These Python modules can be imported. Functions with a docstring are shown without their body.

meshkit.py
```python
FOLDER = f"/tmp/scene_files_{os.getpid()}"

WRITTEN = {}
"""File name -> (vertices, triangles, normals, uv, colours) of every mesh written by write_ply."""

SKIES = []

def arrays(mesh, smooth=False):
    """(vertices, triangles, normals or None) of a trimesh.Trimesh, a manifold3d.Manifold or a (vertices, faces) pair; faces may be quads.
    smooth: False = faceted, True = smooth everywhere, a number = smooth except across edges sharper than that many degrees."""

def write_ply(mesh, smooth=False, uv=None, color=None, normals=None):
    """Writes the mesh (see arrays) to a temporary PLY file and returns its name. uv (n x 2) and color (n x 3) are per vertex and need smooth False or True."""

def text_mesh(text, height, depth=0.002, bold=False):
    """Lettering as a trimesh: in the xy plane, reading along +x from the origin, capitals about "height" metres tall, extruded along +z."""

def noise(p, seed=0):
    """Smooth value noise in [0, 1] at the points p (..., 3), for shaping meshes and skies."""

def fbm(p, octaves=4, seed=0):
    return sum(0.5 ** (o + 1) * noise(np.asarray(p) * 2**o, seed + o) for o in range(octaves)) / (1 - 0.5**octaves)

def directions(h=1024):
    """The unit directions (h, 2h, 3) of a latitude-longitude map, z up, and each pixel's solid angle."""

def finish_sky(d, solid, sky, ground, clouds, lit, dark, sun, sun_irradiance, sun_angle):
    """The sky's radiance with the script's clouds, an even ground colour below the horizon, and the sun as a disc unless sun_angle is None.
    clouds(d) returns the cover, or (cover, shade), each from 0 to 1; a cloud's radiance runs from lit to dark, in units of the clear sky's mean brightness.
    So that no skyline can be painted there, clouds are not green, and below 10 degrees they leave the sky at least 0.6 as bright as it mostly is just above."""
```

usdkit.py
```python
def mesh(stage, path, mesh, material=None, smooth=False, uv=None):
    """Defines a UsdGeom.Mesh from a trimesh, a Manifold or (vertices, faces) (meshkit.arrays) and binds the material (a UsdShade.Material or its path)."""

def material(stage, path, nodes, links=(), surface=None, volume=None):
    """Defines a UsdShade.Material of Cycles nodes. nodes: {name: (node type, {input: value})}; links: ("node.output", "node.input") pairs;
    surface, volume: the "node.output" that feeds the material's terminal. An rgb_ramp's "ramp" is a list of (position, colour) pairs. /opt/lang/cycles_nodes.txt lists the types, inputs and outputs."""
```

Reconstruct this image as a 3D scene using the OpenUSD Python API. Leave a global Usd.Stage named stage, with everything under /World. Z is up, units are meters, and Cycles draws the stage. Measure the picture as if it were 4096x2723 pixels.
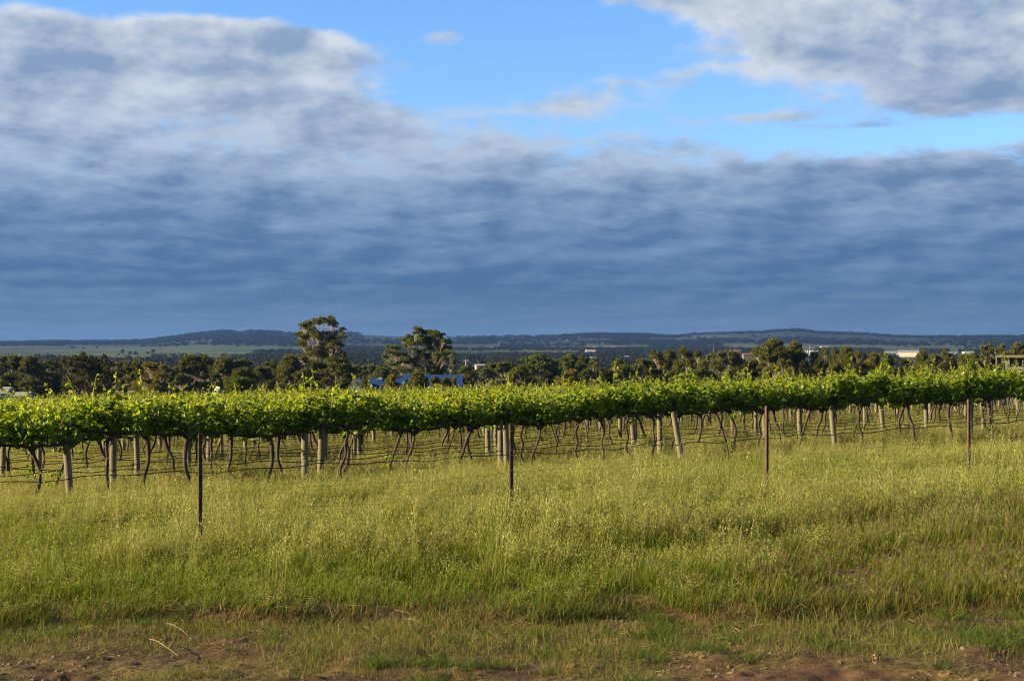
import math, random
import numpy as np
import trimesh
import usdkit, meshkit
from pxr import Usd, UsdGeom, UsdLux, UsdShade, Gf, Sdf, Vt
from scipy.interpolate import PchipInterpolator

stage = Usd.Stage.CreateInMemory()
UsdGeom.SetStageUpAxis(stage, 'Z')
UsdGeom.SetStageMetersPerUnit(stage, 1.0)
WORLD = UsdGeom.Xform.Define(stage, '/World')
stage.SetDefaultPrim(WORLD.GetPrim())
UsdGeom.Scope.Define(stage, '/World/Looks')

# ------------------------------------------------------------------ camera, sky, sun, exposure
EYE = 1.5                      # eye height over the verge
F = 35.0 / 23.5 * 4096         # focal length in pixels of the photograph
cam = UsdGeom.Camera.Define(stage, '/World/camera')
cam.AddTranslateOp().Set(Gf.Vec3d(0, 0, EYE))
cam.AddRotateXYZOp().Set(Gf.Vec3f(90, 0, 0))
cam.CreateFocalLengthAttr(35.0)
cam.CreateHorizontalApertureAttr(23.5)
cam.CreateVerticalApertureAttr(23.5 * 680 / 1024)
cam.CreateClippingRangeAttr(Gf.Vec2f(0.1, 60000))
cam.CreateExposureAttr(2.0)

SUN = np.array([-0.93, -0.17, 0.27]); SUN /= np.linalg.norm(SUN)
sun_el, sun_rot = math.asin(SUN[2]), math.atan2(SUN[0], SUN[1])


def sky_material():
    N, L = {}, []
    N['sky'] = ('sky_texture', dict(sky_type='single_scattering', sun_disc=False, sun_elevation=sun_el, sun_rotation=sun_rot % (2 * math.pi),
                                    altitude=100.0, air_density=1.0, aerosol_density=0.6, ozone_density=1.5))
    N['tint'] = ('mix_color', dict(blend_type='multiply', fac=1.0, use_clamp=False, b=SKY_TINT)); L.append(('sky.color', 'tint.a'))
    N['geo'] = ('geometry', {})
    N['sep'] = ('separate_xyz', {}); L.append(('geo.position', 'sep.vector'))

    def m(name, op, a, b=None, c=None):
        v = {'math_type': op}
        for key, s in (('value1', a), ('value2', b), ('value3', c)):
            if s is None: continue
            if isinstance(s, str): L.append((s if '.' in s else s + '.value', f'{name}.{key}'))
            else: v[key] = float(s)
        N[name] = ('math', v)
        return name

    def mr(name, src, a, b, c=0.0, d=1.0, kind='smoothstep'):
        N[name] = ('map_range', dict(range_type=kind, from_min=a, from_max=b, to_min=c, to_max=d, clamp=True))
        L.append((src if '.' in src else src + '.value', name + '.value'))
        return name + '.result'
    m('az', 'arctan2', 'sep.x', 'sep.y')
    m('el', 'arcsine', 'sep.z')
    m('elp', 'maximum', 'el', 0.0)
    # stretched coordinates: cloud rolls pile up and flatten towards the horizon
    m('e1', 'add', 'elp', 0.055); m('e2', 'logarithm', 'e1', math.e)
    N['cv'] = ('combine_xyz', dict(z=3.7)); m('azs', 'multiply', 'az', 9.0); m('els', 'multiply', 'e2', 3.1)
    L.append(('azs.value', 'cv.x')); L.append(('els.value', 'cv.y'))

    def noise(name, scale, detail=5.0, rough=0.55, off=(0, 0, 0), dist=0.0, st=(1, 1, 1)):
        N[name + 'm'] = ('mapping', dict(location=off, scale=st)); L.append(('cv.vector', name + 'm.vector'))
        N[name] = ('noise_texture', dict(dimensions='3D', scale=scale, detail=detail, roughness=rough, distortion=dist))
        L.append((name + 'm.vector', name + '.vector'))
        return name + '.fac'
    noise('n1', 1.1, 7, 0.55, (3.1, 0.4, 0), 0.15)
    noise('n2', 2.1, 8, 0.56, (9.3, 5.2, 2.0), 0.15, (0.85, 1.05, 1))
    noise('n3', 0.55, 3, 0.5, (1.3, 8.1, 5.0))
    noise('n4', 2.7, 7, 0.58, (2.2, 1.1, 7.0), 0.25, (0.8, 1.15, 1))
    # the same fine noise looked up a little towards the sun: bright where the cloud thins on that side
    noise('n5', 2.1, 8, 0.56, (9.3 - 0.09, 5.2 + 0.13, 2.0), 0.15, (0.85, 1.05, 1))
    noise('n6', 5.5, 7, 0.62, (4.4, 2.7, 1.0), 0.3, (0.7, 1.1, 1))
    # coverage: a cloud bank, a clear gap in the upper middle and right, more cloud at the upper right
    def band(x, y):   # photograph pixel -> azimuth, elevation
        return math.atan((x - 2048) / F), math.atan((1361.5 - y) / math.hypot(F, x - 2048))
    blobs = [  # px x, px y, radius x, radius y, weight
        (2250, 200, 720, 240, -1.15), (1900, 10, 900, 170, -0.75), (2950, 400, 700, 120, -0.95), (3750, 540, 720, 75, -0.85), (1750, 330, 260, 110, -0.5), (1250, 25, 500, 50, -0.55),
        (350, 0, 650, 55, -0.7), (3850, 140, 900, 270, 1.25), (2750, -10, 620, 110, 0.9), (1430, 470, 260, 85, 0.55), (2450, 340, 330, 70, 0.95), (2300, 430, 420, 45, 0.6), (1790, 148, 140, 50, 1.0), (1720, 275, 280, 50, 0.7),
        (700, 260, 1000, 190, 0.40), (1150, 170, 450, 70, 0.3), (900, 900, 2600, 230, 0.5), (3050, 470, 260, 26, 0.6), (3420, 505, 180, 18, 0.55)]
    m('cov0', 'multiply_add', 'n1.fac', 1.3, -0.65 + 0.36)
    m('cov1', 'multiply_add', 'n2.fac', 1.3, -0.65); m('cov2', 'add', 'cov0', 'cov1'); m('cov3', 'multiply_add', 'n6.fac', 0.9, -0.45); m('cov', 'add', 'cov2', 'cov3')
    last = 'cov'
    for i, (x, y, rx, ry, wgt) in enumerate(blobs):
        a, e = band(x, y)
        m(f'bx{i}', 'subtract', 'az', a); m(f'by{i}', 'subtract', 'el', e)
        m(f'bx_{i}', 'multiply', f'bx{i}', F / rx); m(f'by_{i}', 'multiply', f'by{i}', F / ry)
        m(f'bq{i}', 'multiply', f'bx_{i}', f'bx_{i}'); m(f'br{i}', 'multiply_add', f'by_{i}', f'by_{i}', f'bq{i}')
        m(f'bn{i}', 'multiply', f'br{i}', -1.0); m(f'bg{i}', 'exponent', f'bn{i}')
        m(f'bs{i}', 'multiply_add', f'bg{i}', wgt, last); last = f'bs{i}'
    m('low', 'multiply', 'elp', -14.0); m('lowe', 'exponent', 'low'); m('covl', 'multiply_add', 'lowe', 0.95, last)
    cover = mr('cover', 'covl', -0.07, 0.52)
    # cloud shading: lit tops and edges, darker bases, darkest low down
    thick = mr('thick', 'covl', 0.2, 1.0)
    m('dn', 'subtract', 'n2.fac', 'n5.fac'); m('sh0', 'multiply', 'dn', 2.5)
    m('sh1', 'multiply_add', 'n4.fac', 0.8, -0.4); m('sh2', 'add', 'sh0', 'sh1')
    m('sh3', 'multiply_add', 'n3.fac', 1.2, -0.6); m('sh4', 'add', 'sh2', 'sh3')
    m('sh5', 'multiply_add', thick, -0.50, 0.84); m('sh6', 'add', 'sh4', 'sh5')
    lit = mr('lit', 'sh6', 0.05, 1.0, kind='linear')
    N['darkr'] = ('rgb_ramp', dict(ramp=CLOUD_DARK)); N['litr'] = ('rgb_ramp', dict(ramp=CLOUD_LIT))
    m('er', 'multiply', 'elp', 1 / 0.3); L.append(('er.value', 'darkr.fac')); L.append(('er.value', 'litr.fac'))
    N['cc'] = ('mix_color', dict(use_clamp=False)); L += [('darkr.color', 'cc.a'), ('litr.color', 'cc.b'), (lit, 'cc.fac')]
    # values are display radiances before exposure; the background strength is divided out
    N['ccs'] = ('vector_math', dict(math_type='scale', scale=CLOUD_GAIN / SKY_STRENGTH)); L.append(('cc.result', 'ccs.vector1'))
    N['out'] = ('mix_color', dict(use_clamp=False)); L += [('tint.result', 'out.a'), ('ccs.vector', 'out.b'), (cover, 'out.fac')]
    N['bg'] = ('background_shader', dict(strength=SKY_STRENGTH)); L.append(('out.result', 'bg.color'))
    return usdkit.material(stage, '/World/Looks/sky_with_clouds', N, L, surface='bg.background')


SKY_STRENGTH = 0.05
SKY_TINT = (0.60, 0.87, 1.32)
CLOUD_GAIN = 0.25
CLOUD_DARK = [(0.0, (.165, .265, .41)), (0.05, (.12, .215, .375)), (0.12, (.085, .175, .345)), (0.2, (.095, .185, .37)), (0.35, (.15, .25, .44)), (0.55, (.24, .345, .54)), (0.75, (.30, .41, .60)), (0.85, (.22, .30, .45)), (1.0, (.14, .19, .30))]  # last stops darken unseen overhead cloud, added to cut ambient light
CLOUD_LIT = [(0.0, (.205, .305, .44)), (0.05, (.16, .265, .43)), (0.12, (.15, .26, .44)), (0.2, (.19, .31, .52)), (0.35, (.38, .50, .69)), (0.55, (.60, .69, .80)), (0.75, (.74, .79, .83)), (0.85, (.55, .6, .7)), (1.0, (.26, .30, .38))]  # overhead end, out of view, dimmed likewise to lower the fill light
dome = UsdLux.DomeLight.Define(stage, '/World/sky')
UsdShade.MaterialBindingAPI.Apply(dome.GetPrim()).Bind(sky_material())
dome.GetPrim().SetCustomDataByKey('kind', 'structure')
sun = UsdLux.DistantLight.Define(stage, '/World/sun')
sun.CreateIntensityAttr(1.25); sun.CreateAngleAttr(0.5); sun.CreateColorAttr(Gf.Vec3f(1.0, 0.80, 0.46)); sun.CreateNormalizeAttr(True)
_q = Gf.Rotation(Gf.Vec3d(0, 0, 1), Gf.Vec3d(*map(float, SUN)))
sun.AddTransformOp().Set(Gf.Matrix4d().SetRotate(_q))
HAZE_DENSITY = 6.0e-5
HAZE_COLOR = (0.07, 0.18, 0.54)

# ------------------------------------------------------------------ helpers
rng = np.random.default_rng(7)
_used = {}


def numbered(path):
    n = _used.get(path, 0); _used[path] = n + 1
    return path if n == 0 else f'{path}_{n:03d}'


def tag(prim, label=None, category=None, group=None, kind=None):
    prim = prim.GetPrim() if hasattr(prim, 'GetPrim') else prim
    for k, v in (('label', label), ('category', category), ('group', group), ('kind', kind)):
        if v: prim.SetCustomDataByKey(k, v)
    return prim


def xform(path, loc=(0, 0, 0), rz=0.0, scale=None):
    x = UsdGeom.Xform.Define(stage, path)
    x.AddTranslateOp().Set(Gf.Vec3d(*map(float, loc)))
    if rz: x.AddRotateZOp().Set(math.degrees(rz))
    if scale is not None: x.AddScaleOp().Set(Gf.Vec3f(*map(float, scale)))
    return x.GetPrim()


def thing(name, label, category, loc=(0, 0, 0), rz=0.0, group=None):
    p = xform(numbered('/World/' + name), loc, rz)
    return tag(p, label, category, group)


def part(parent, name, mesh, mat, smooth=False, tint=None, kind=None, label=None):
    path = numbered(f'{parent.GetPath()}/{name}') if parent is not None else numbered('/World/' + name)
    m = usdkit.mesh(stage, path, mesh, mat, smooth=smooth)
    if tint is not None:
        UsdGeom.PrimvarsAPI(m).CreatePrimvar('tint', Sdf.ValueTypeNames.Float3Array, 'vertex').Set(Vt.Vec3fArray.FromNumpy(np.asarray(tint, np.float32)))
    if kind: m.GetPrim().SetCustomDataByKey('kind', kind)
    if label: m.GetPrim().SetCustomDataByKey('label', label)
    return m.GetPrim()


def class_prim(name):
    p = stage.CreateClassPrim('/World/' + name)
    p.SetTypeName('Xform')
    return p


def copy_of(proto, name, loc, rz=0.0, scale=(1, 1, 1), label=None, category=None, group=None):
    p = xform(numbered('/World/' + name), loc, rz, scale)
    p.GetReferences().AddInternalReference(proto.GetPath())
    p.SetInstanceable(True)
    return tag(p, label, category, group)


def instancer(name, protos, pos, yaw, scale, which, label, category, kind='stuff', parent='/World', tilt=None):
    """protos: list of functions(prim path) that build a prototype below the instancer."""
    path = numbered(f'{parent}/{name}')
    pi = UsdGeom.PointInstancer.Define(stage, path)
    rel = pi.CreatePrototypesRel()
    UsdGeom.Scope.Define(stage, path + '/Prototypes')
    for i, f in enumerate(protos):
        rel.AddTarget(f(f'{path}/Prototypes/kind_{i}'))
    n = len(pos)
    pi.CreatePositionsAttr(Vt.Vec3fArray.FromNumpy(np.asarray(pos, np.float32)))
    scale = np.asarray(scale, np.float32)
    if scale.ndim == 1: scale = np.repeat(scale[:, None], 3, 1)
    pi.CreateScalesAttr(Vt.Vec3fArray.FromNumpy(scale))
    q = np.zeros((n, 4), np.float32); q[:, 0] = np.cos(yaw / 2); q[:, 3] = np.sin(yaw / 2)
    pi.CreateOrientationsAttr(Vt.QuathArray([Gf.Quath(float(a), 0.0, 0.0, float(b)) for a, b in zip(q[:, 0], q[:, 3])]))
    pi.CreateProtoIndicesAttr(Vt.IntArray.FromNumpy(np.asarray(which, np.int32)))
    return tag(pi, label, category, None, kind)


def tube(pts, rad, n=6, cap=True):
    pts = np.asarray(pts, float); rad = np.broadcast_to(np.asarray(rad, float), len(pts))
    t = np.gradient(pts, axis=0); t /= np.linalg.norm(t, axis=1, keepdims=True) + 1e-9
    ref = np.array([0, 0, 1.0]) if abs(t[0, 2]) < 0.8 else np.array([1.0, 0, 0])
    a = np.cross(t, ref); a /= np.linalg.norm(a, axis=1, keepdims=True) + 1e-9
    b = np.cross(t, a)
    ang = np.arange(n) / n * 2 * np.pi
    v = (pts[:, None] + rad[:, None, None] * (np.cos(ang)[None, :, None] * a[:, None] + np.sin(ang)[None, :, None] * b[:, None])).reshape(-1, 3)
    i = np.arange(len(pts) - 1)[:, None] * n; j = np.arange(n)[None]; k = (j + 1) % n
    q0, q1, q2, q3 = i + j, i + k, i + n + k, i + n + j
    f = np.concatenate([np.stack([q0, q2, q1], -1).reshape(-1, 3), np.stack([q0, q3, q2], -1).reshape(-1, 3)])
    if cap:
        e = (len(pts) - 1) * n
        f = np.concatenate([f, [[0, m, m + 1] for m in range(1, n - 1)], [[e, e + m + 1, e + m] for m in range(1, n - 1)]])
    return v, f


def join(parts):
    vs, fs, o = [], [], 0
    for v, f in parts:
        vs.append(np.asarray(v, float)); fs.append(np.asarray(f) + o); o += len(v)
    return np.vstack(vs), np.vstack(fs)


def box(x0, x1, y0, y1, z0, z1):
    b = trimesh.creation.box([x1 - x0, y1 - y0, z1 - z0]); b.apply_translation([(x0 + x1) / 2, (y0 + y1) / 2, (z0 + z1) / 2])
    return np.array(b.vertices), np.array(b.faces)


def cards(center, axis, normal, length, width, template, faces):
    """Leaf-like cards: template (k, 3) in (across, along, out) units."""
    axis = axis / (np.linalg.norm(axis, axis=1, keepdims=True) + 1e-9)
    side = np.cross(axis, normal); side /= np.linalg.norm(side, axis=1, keepdims=True) + 1e-9
    out = np.cross(side, axis)
    v = center[:, None] + template[None, :, 0:1] * width[:, None, None] * side[:, None] + template[None, :, 1:2] * length[:, None, None] * axis[:, None] + template[None, :, 2:3] * width[:, None, None] * out[:, None]
    k = len(template)
    f = (np.arange(len(center))[:, None, None] * k + faces[None]).reshape(-1, 3)
    return v.reshape(-1, 3), f


def fb(x, y, s, seed, o=3):
    return meshkit.fbm(np.stack([x / s, y / s, 0 * x], -1), o, seed)


# ------------------------------------------------------------------ terrain
_hy = np.array([-3000, -200, -30, 0, 10, 20, 30, 45, 60, 80, 100, 125, 150, 200, 250, 310, 450, 600, 1000, 2000, 3000, 4000, 5000, 20000.])
_hz = np.array([-1.5, -0.2, -1.2, -1.5, -1.89, -2.27, -2.68, -3.33, -3.84, -4.38, -4.90, -6.0, -7.4, -10.2, -12.4, -14.6, -18.0, -20.5, -23.0, -24.5, -25.0, -25.0, -25.0, -25.0])
PROFILE = PchipInterpolator(_hy, _hz)
_sx = np.array([-9000, -1500, -400, 0, 220, 400, 583, 713, 816, 909, 960, 998, 1100, 1163, 1387, 1503, 1606, 1793, 1886, 1979, 2000, 2200, 2396, 2560, 2700, 2793, 2933, 3050, 3107, 3186, 3279, 3465, 3581, 3743, 4096, 5000, 7000, 12000.])
_sy = np.array([1345, 1352, 1368, 1372, 1369, 1369, 1364, 1349, 1336, 1329, 1336, 1330, 1332, 1337, 1337, 1342, 1346, 1352, 1354, 1352, 1351, 1349, 1341, 1342, 1349, 1340, 1337, 1333, 1328, 1325, 1334, 1341, 1348, 1351, 1351, 1345, 1352, 1345.])
SKYLINE = PchipInterpolator(np.arctan((_sx - 2048) / F), (1361.5 - _sy) / F)


def smooth(a, b, x):
    t = np.clip((x - a) / (b - a), 0, 1)
    return t * t * (3 - 2 * t)


_ex = np.array([-3000, 0, 700, 1400, 2100, 2600, 3000, 3500, 4096, 7000.])
_ey = np.array([2500, 2480, 2440, 2462, 2448, 2440, 2424, 2425, 2395, 2330.])


def ground_hit(sx, sy):
    """Where the line of sight of a photograph pixel meets the near slope."""
    k = (sy - 1361.5) / F; u = (sx - 2048) / F
    return 1.5 / (k - 0.042 + 0.046 * u)


_ea = np.arctan((_ex - 2048) / F)
EDGE = PchipInterpolator(_ea, ground_hit(_ex, _ey))     # distance at which the tall grass begins, per azimuth


def terrain(x, y, fine=True):
    x, y = np.asarray(x, float), np.asarray(y, float)
    r = np.hypot(x, y); az = np.arctan2(x, y)
    z = PROFILE(y)
    fx = np.where(x < 0, np.exp(-(np.clip(y - 22, 0, None) / 105) ** 2), np.exp(-(np.clip(y - 30, 0, None) / 58) ** 2))
    z = z + np.where(x < 0, 0.034, 0.046) * np.clip(x, -40, 60) * fx * np.exp(-(np.clip(-y, 0, None) / 40) ** 2) + np.where(x > 0, 0.004 * np.clip(x, 0, 60) * smooth(25, 45, y) * fx, 0)
    # far hills: the skyline is reached at about seven kilometres
    azc = np.clip(az, -1.35, 1.35)
    hill = SKYLINE(azc) * 7000
    t = smooth(3300, 7000, r)
    p = np.stack([x / 900, y / 700, 0 * x], -1)
    bumps = (meshkit.fbm(p, 4, 3) - 0.5)
    far = z * (1 - t) + hill * t - smooth(7100, 9500, r) * 90
    z = np.where(y > 300, far, z) + bumps * 13 * smooth(1600, 3600, r) * smooth(6950, 6000, r)
    z = z + (meshkit.fbm(np.stack([x / 60, y / 60, 0 * x], -1), 3, 5) - 0.5) * 1.2 * smooth(120, 220, r) * (1 - smooth(1600, 2600, r))
    if fine:
        near = (1 - smooth(60, 90, r))
        edge = EDGE(np.clip(az, -1.0, 1.0))
        wob = (meshkit.noise(np.stack([x / 0.9, y / 0.9, 0 * x], -1), 11) - 0.5) * 0.9
        bank = smooth(-0.16, 0.16, r * np.cos(az) - edge + wob)
        z = z + near * (0.10 * (bank - 1) + 0.05 * (meshkit.fbm(np.stack([x / 1.7, y / 1.7, 0 * x], -1), 3, 21) - 0.5))
        dirt = near * (1 - smooth(16, 22, r))
        z = z + dirt * (0.10 * (meshkit.fbm(np.stack([x / 0.45, y / 0.35, 0 * x], -1), 4, 31) - 0.5) + 0.034 * (meshkit.fbm(np.stack([x / 0.09, y / 0.09, 0 * x], -1), 3, 41) - 0.5))
    return z + EYE


def at(sx, Y):
    """The ground point at photograph column sx and depth Y."""
    x = (sx - 2048) / F * Y
    return np.array([x, Y, float(terrain(np.array([x]), np.array([Y]))[0])])


def up(sy, Y):
    return EYE + (1361.5 - sy) / F * Y


# ------------------------------------------------------------------ materials
def noise_mat(name, colors, scale=6.0, rough=0.8, detail=5.0, bump=0.0, bump_scale=None, stretch=(1, 1, 1), coords='object', spec=0.3, second=None):
    N = {'tc': ('texture_coordinate', {}), 'mp': ('mapping', dict(scale=stretch)), 'n': ('noise_texture', dict(dimensions='3D', scale=scale, detail=detail, roughness=0.62)),
         'r': ('rgb_ramp', dict(ramp=colors)), 'p': ('principled_bsdf', dict(roughness=rough, specular_ior_level=spec))}
    L = [(f'tc.{coords}', 'mp.vector'), ('mp.vector', 'n.vector'), ('n.fac', 'r.fac'), ('r.color', 'p.base_color')]
    if bump:
        N['n2'] = ('noise_texture', dict(dimensions='3D', scale=bump_scale or scale * 3, detail=6.0, roughness=0.65))
        N['b'] = ('bump', dict(strength=bump, distance=0.02)); L += [('mp.vector', 'n2.vector'), ('n2.fac', 'b.height'), ('b.normal', 'p.normal')]
    return usdkit.material(stage, '/World/Looks/' + name, N, L, surface='p.BSDF')


def leaf_mat(name, ramp, trans_ramp, trans=0.4, rough=0.45, spec=0.35, tinted=False):
    """Leaves: the colour varies from leaf to leaf; sunlight shines through them."""
    N = {'g': ('geometry', {}), 'r': ('rgb_ramp', dict(ramp=ramp)), 'rt': ('rgb_ramp', dict(ramp=trans_ramp)), 'p': ('principled_bsdf', dict(roughness=rough, specular_ior_level=spec)),
         't': ('translucent_bsdf', {}), 'mx': ('mix_closure', dict(fac=trans))}
    L = [('g.random_per_island', 'r.fac'), ('g.random_per_island', 'rt.fac'), ('p.BSDF', 'mx.closure1'), ('t.BSDF', 'mx.closure2')]
    if tinted:
        N['a'] = ('attribute', dict(attribute='tint')); N['m1'] = ('mix_color', dict(blend_type='multiply', fac=1.0, use_clamp=False)); N['m2'] = ('mix_color', dict(blend_type='multiply', fac=1.0, use_clamp=False))
        L += [('r.color', 'm1.a'), ('a.color', 'm1.b'), ('rt.color', 'm2.a'), ('a.color', 'm2.b'), ('m1.result', 'p.base_color'), ('m2.result', 't.color')]
    else:
        L += [('r.color', 'p.base_color'), ('rt.color', 't.color')]
    return usdkit.material(stage, '/World/Looks/' + name, N, L, surface='mx.closure')


def plain(name, color, rough=0.6, metallic=0.0, spec=0.4):
    return noise_mat(name, [(0.3, tuple(c * 0.85 for c in color)), (0.7, tuple(min(1, c * 1.1) for c in color))], 1.5, rough, spec=spec)


def ground_material():
    N, L = {}, []
    N['g'] = ('geometry', {}); N['s'] = ('separate_xyz', {}); L.append(('g.position', 's.vector'))

    def noise(name, scale, detail=5.0, st=(1, 1, 1), rough=0.6):
        N[name + 'm'] = ('mapping', dict(scale=st)); N[name] = ('noise_texture', dict(dimensions='3D', scale=scale, detail=detail, roughness=rough))
        L.extend([('g.position', name + 'm.vector'), (name + 'm.vector', name + '.vector')])

    def ramp(name, src, stops, interp=True):
        N[name] = ('rgb_ramp', dict(ramp=stops, interpolate=interp)); L.append((src, name + '.fac'))

    def mix(name, a, b, fac):
        N[name] = ('mix_color', dict(use_clamp=False)); L.extend([(a, name + '.a'), (b, name + '.b'), (fac, name + '.fac')])

    def mr(name, src, a, b):
        N[name] = ('map_range', dict(range_type='smoothstep', from_min=a, from_max=b, to_min=0, to_max=1, clamp=True)); L.append((src, name + '.value'))
    noise('n1', 3.5, 8, rough=0.7); noise('n2', 0.9, 5); noise('n3', 28.0, 4, rough=0.7); noise('n4', 0.045, 5)
    ramp('soil', 'n1.fac', [(0.25, (.014, .008, .005)), (0.45, (.042, .024, .014)), (0.6, (.075, .043, .026)), (0.8, (.13, .088, .056))])
    ramp('thatch', 'n3.fac', [(0.3, (.022, .017, .007)), (0.5, (.08, .058, .022)), (0.75, (.22, .16, .07))])
    mr('tf', 'n2.fac', 0.47, 0.60)
    mix('near', 'soil.color', 'thatch.color', 'tf.result')
    ramp('sward', 'n3.fac', [(0.3, (.030, .027, .010)), (0.55, (.085, .068, .025)), (0.8, (.19, .14, .055))])
    mr('d1', 's.y', 12.0, 15.0)
    mix('mid', 'near.color' if False else 'near.result', 'sward.color', 'd1.result')
    ramp('paddock', 'n4.fac', [(0.3, (.05, .075, .020)), (0.5, (.085, .10, .03)), (0.7, (.17, .15, .06))])
    mr('d2', 's.y', 110.0, 160.0)
    mix('past', 'mid.result', 'paddock.color', 'd2.result')
    # far fields: irregular plots of green crop, pale stubble and dark scrub; tones lowered to paint in cloud shadow
    N['fm'] = ('mapping', dict(scale=(1 / 300, 1 / 300, 0))); N['fn'] = ('noise_texture', dict(dimensions='3D', scale=2.0, detail=3.0))
    N['fd'] = ('mix_vector', dict(fac=0.12)) ; N['v'] = ('voronoi_texture', dict(dimensions='2D', feature='f1', scale=1.0, randomness=0.9))
    L.extend([('g.position', 'fm.vector'), ('fm.vector', 'fn.vector'), ('fm.vector', 'fd.a'), ('fn.color', 'fd.b'), ('fd.result', 'v.vector')])
    N['vs'] = ('separate_color', {}); L.append(('v.color', 'vs.color'))
    ramp('plots', 'vs.r', [(0.0, (.022, .046, .018)), (0.22, (.036, .066, .022)), (0.40, (.05, .075, .028)), (0.55, (.022, .036, .016)), (0.66, (.06, .07, .032)), (0.84, (.15, .125, .06)), (0.9, (.028, .055, .02))], False)
    noise('n5', 0.006, 6); ramp('soft', 'n5.fac', [(0.35, (.7, .75, .7)), (0.65, (1.15, 1.1, 1.0))])
    N['pm'] = ('mix_color', dict(blend_type='multiply', fac=1.0, use_clamp=False)); L.extend([('plots.color', 'pm.a'), ('soft.color', 'pm.b')])
    mr('d3', 's.y', 550.0, 800.0)
    mix('all', 'past.result', 'pm.result', 'd3.result')
    # the far hills carry forest and rough pasture, colours darkened in place of cloud shadow
    noise('n6', 0.0022, 6, (1, 0.6, 0)); mr('fo', 'n6.fac', 0.36, 0.44)
    ramp('wood', 'n4.fac', [(0.3, (.010, .017, .009)), (0.7, (.022, .032, .015))])
    mr('d4', 's.y', 4300.0, 5200.0); N['fw'] = ('math', dict(math_type='multiply')); L.extend([('fo.result', 'fw.value1'), ('d4.result', 'fw.value2')])
    mix('final', 'all.result', 'wood.color', 'fw.value')
    N['p'] = ('principled_bsdf', dict(roughness=0.95, specular_ior_level=0.15)); L.append(('final.result', 'p.base_color'))
    N['b'] = ('bump', dict(strength=0.6, distance=0.02)); L.extend([('n3.fac', 'b.height'), ('b.normal', 'p.normal')])
    return usdkit.material(stage, '/World/Looks/ground_cover', N, L, surface='p.BSDF')


M_GROUND = ground_material()
M_BARK = noise_mat('vine_bark', [(0.3, (.020, .015, .011)), (0.55, (.046, .035, .027)), (0.8, (.105, .084, .068))], 22, 0.95, stretch=(1, 1, 0.18), bump=0.9, bump_scale=45)
M_CANE = noise_mat('green_cane', [(0.3, (.13, .15, .04)), (0.7, (.22, .17, .07))], 10, 0.6)
M_POST = noise_mat('weathered_pine', [(0.25, (.055, .047, .032)), (0.5, (.11, .097, .065)), (0.8, (.18, .16, .115))], 9, 0.85, stretch=(1, 1, 0.12), bump=0.5, bump_scale=40)
M_STEEL = noise_mat('rusty_steel', [(0.3, (.028, .016, .012)), (0.55, (.06, .032, .024)), (0.8, (.11, .055, .038))], 14, 0.75, bump=0.3)
M_WIRE = plain('fence_wire', (.06, .055, .045), 0.6, spec=0.3)
M_TUBE = plain('black_poly_tube', (.012, .012, .013), 0.55)
M_VINELEAF = leaf_mat('vine_leaf', [(0.0, (.05, .10, .003)), (0.3, (.23, .265, .005)), (0.7, (.47, .44, .008)), (1.0, (.62, .56, .03))],
                      [(0.0, (.16, .26, .006)), (0.5, (.56, .52, .012)), (1.0, (.82, .66, .03))], 0.50, 0.38, 0.4, tinted=True)
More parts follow.
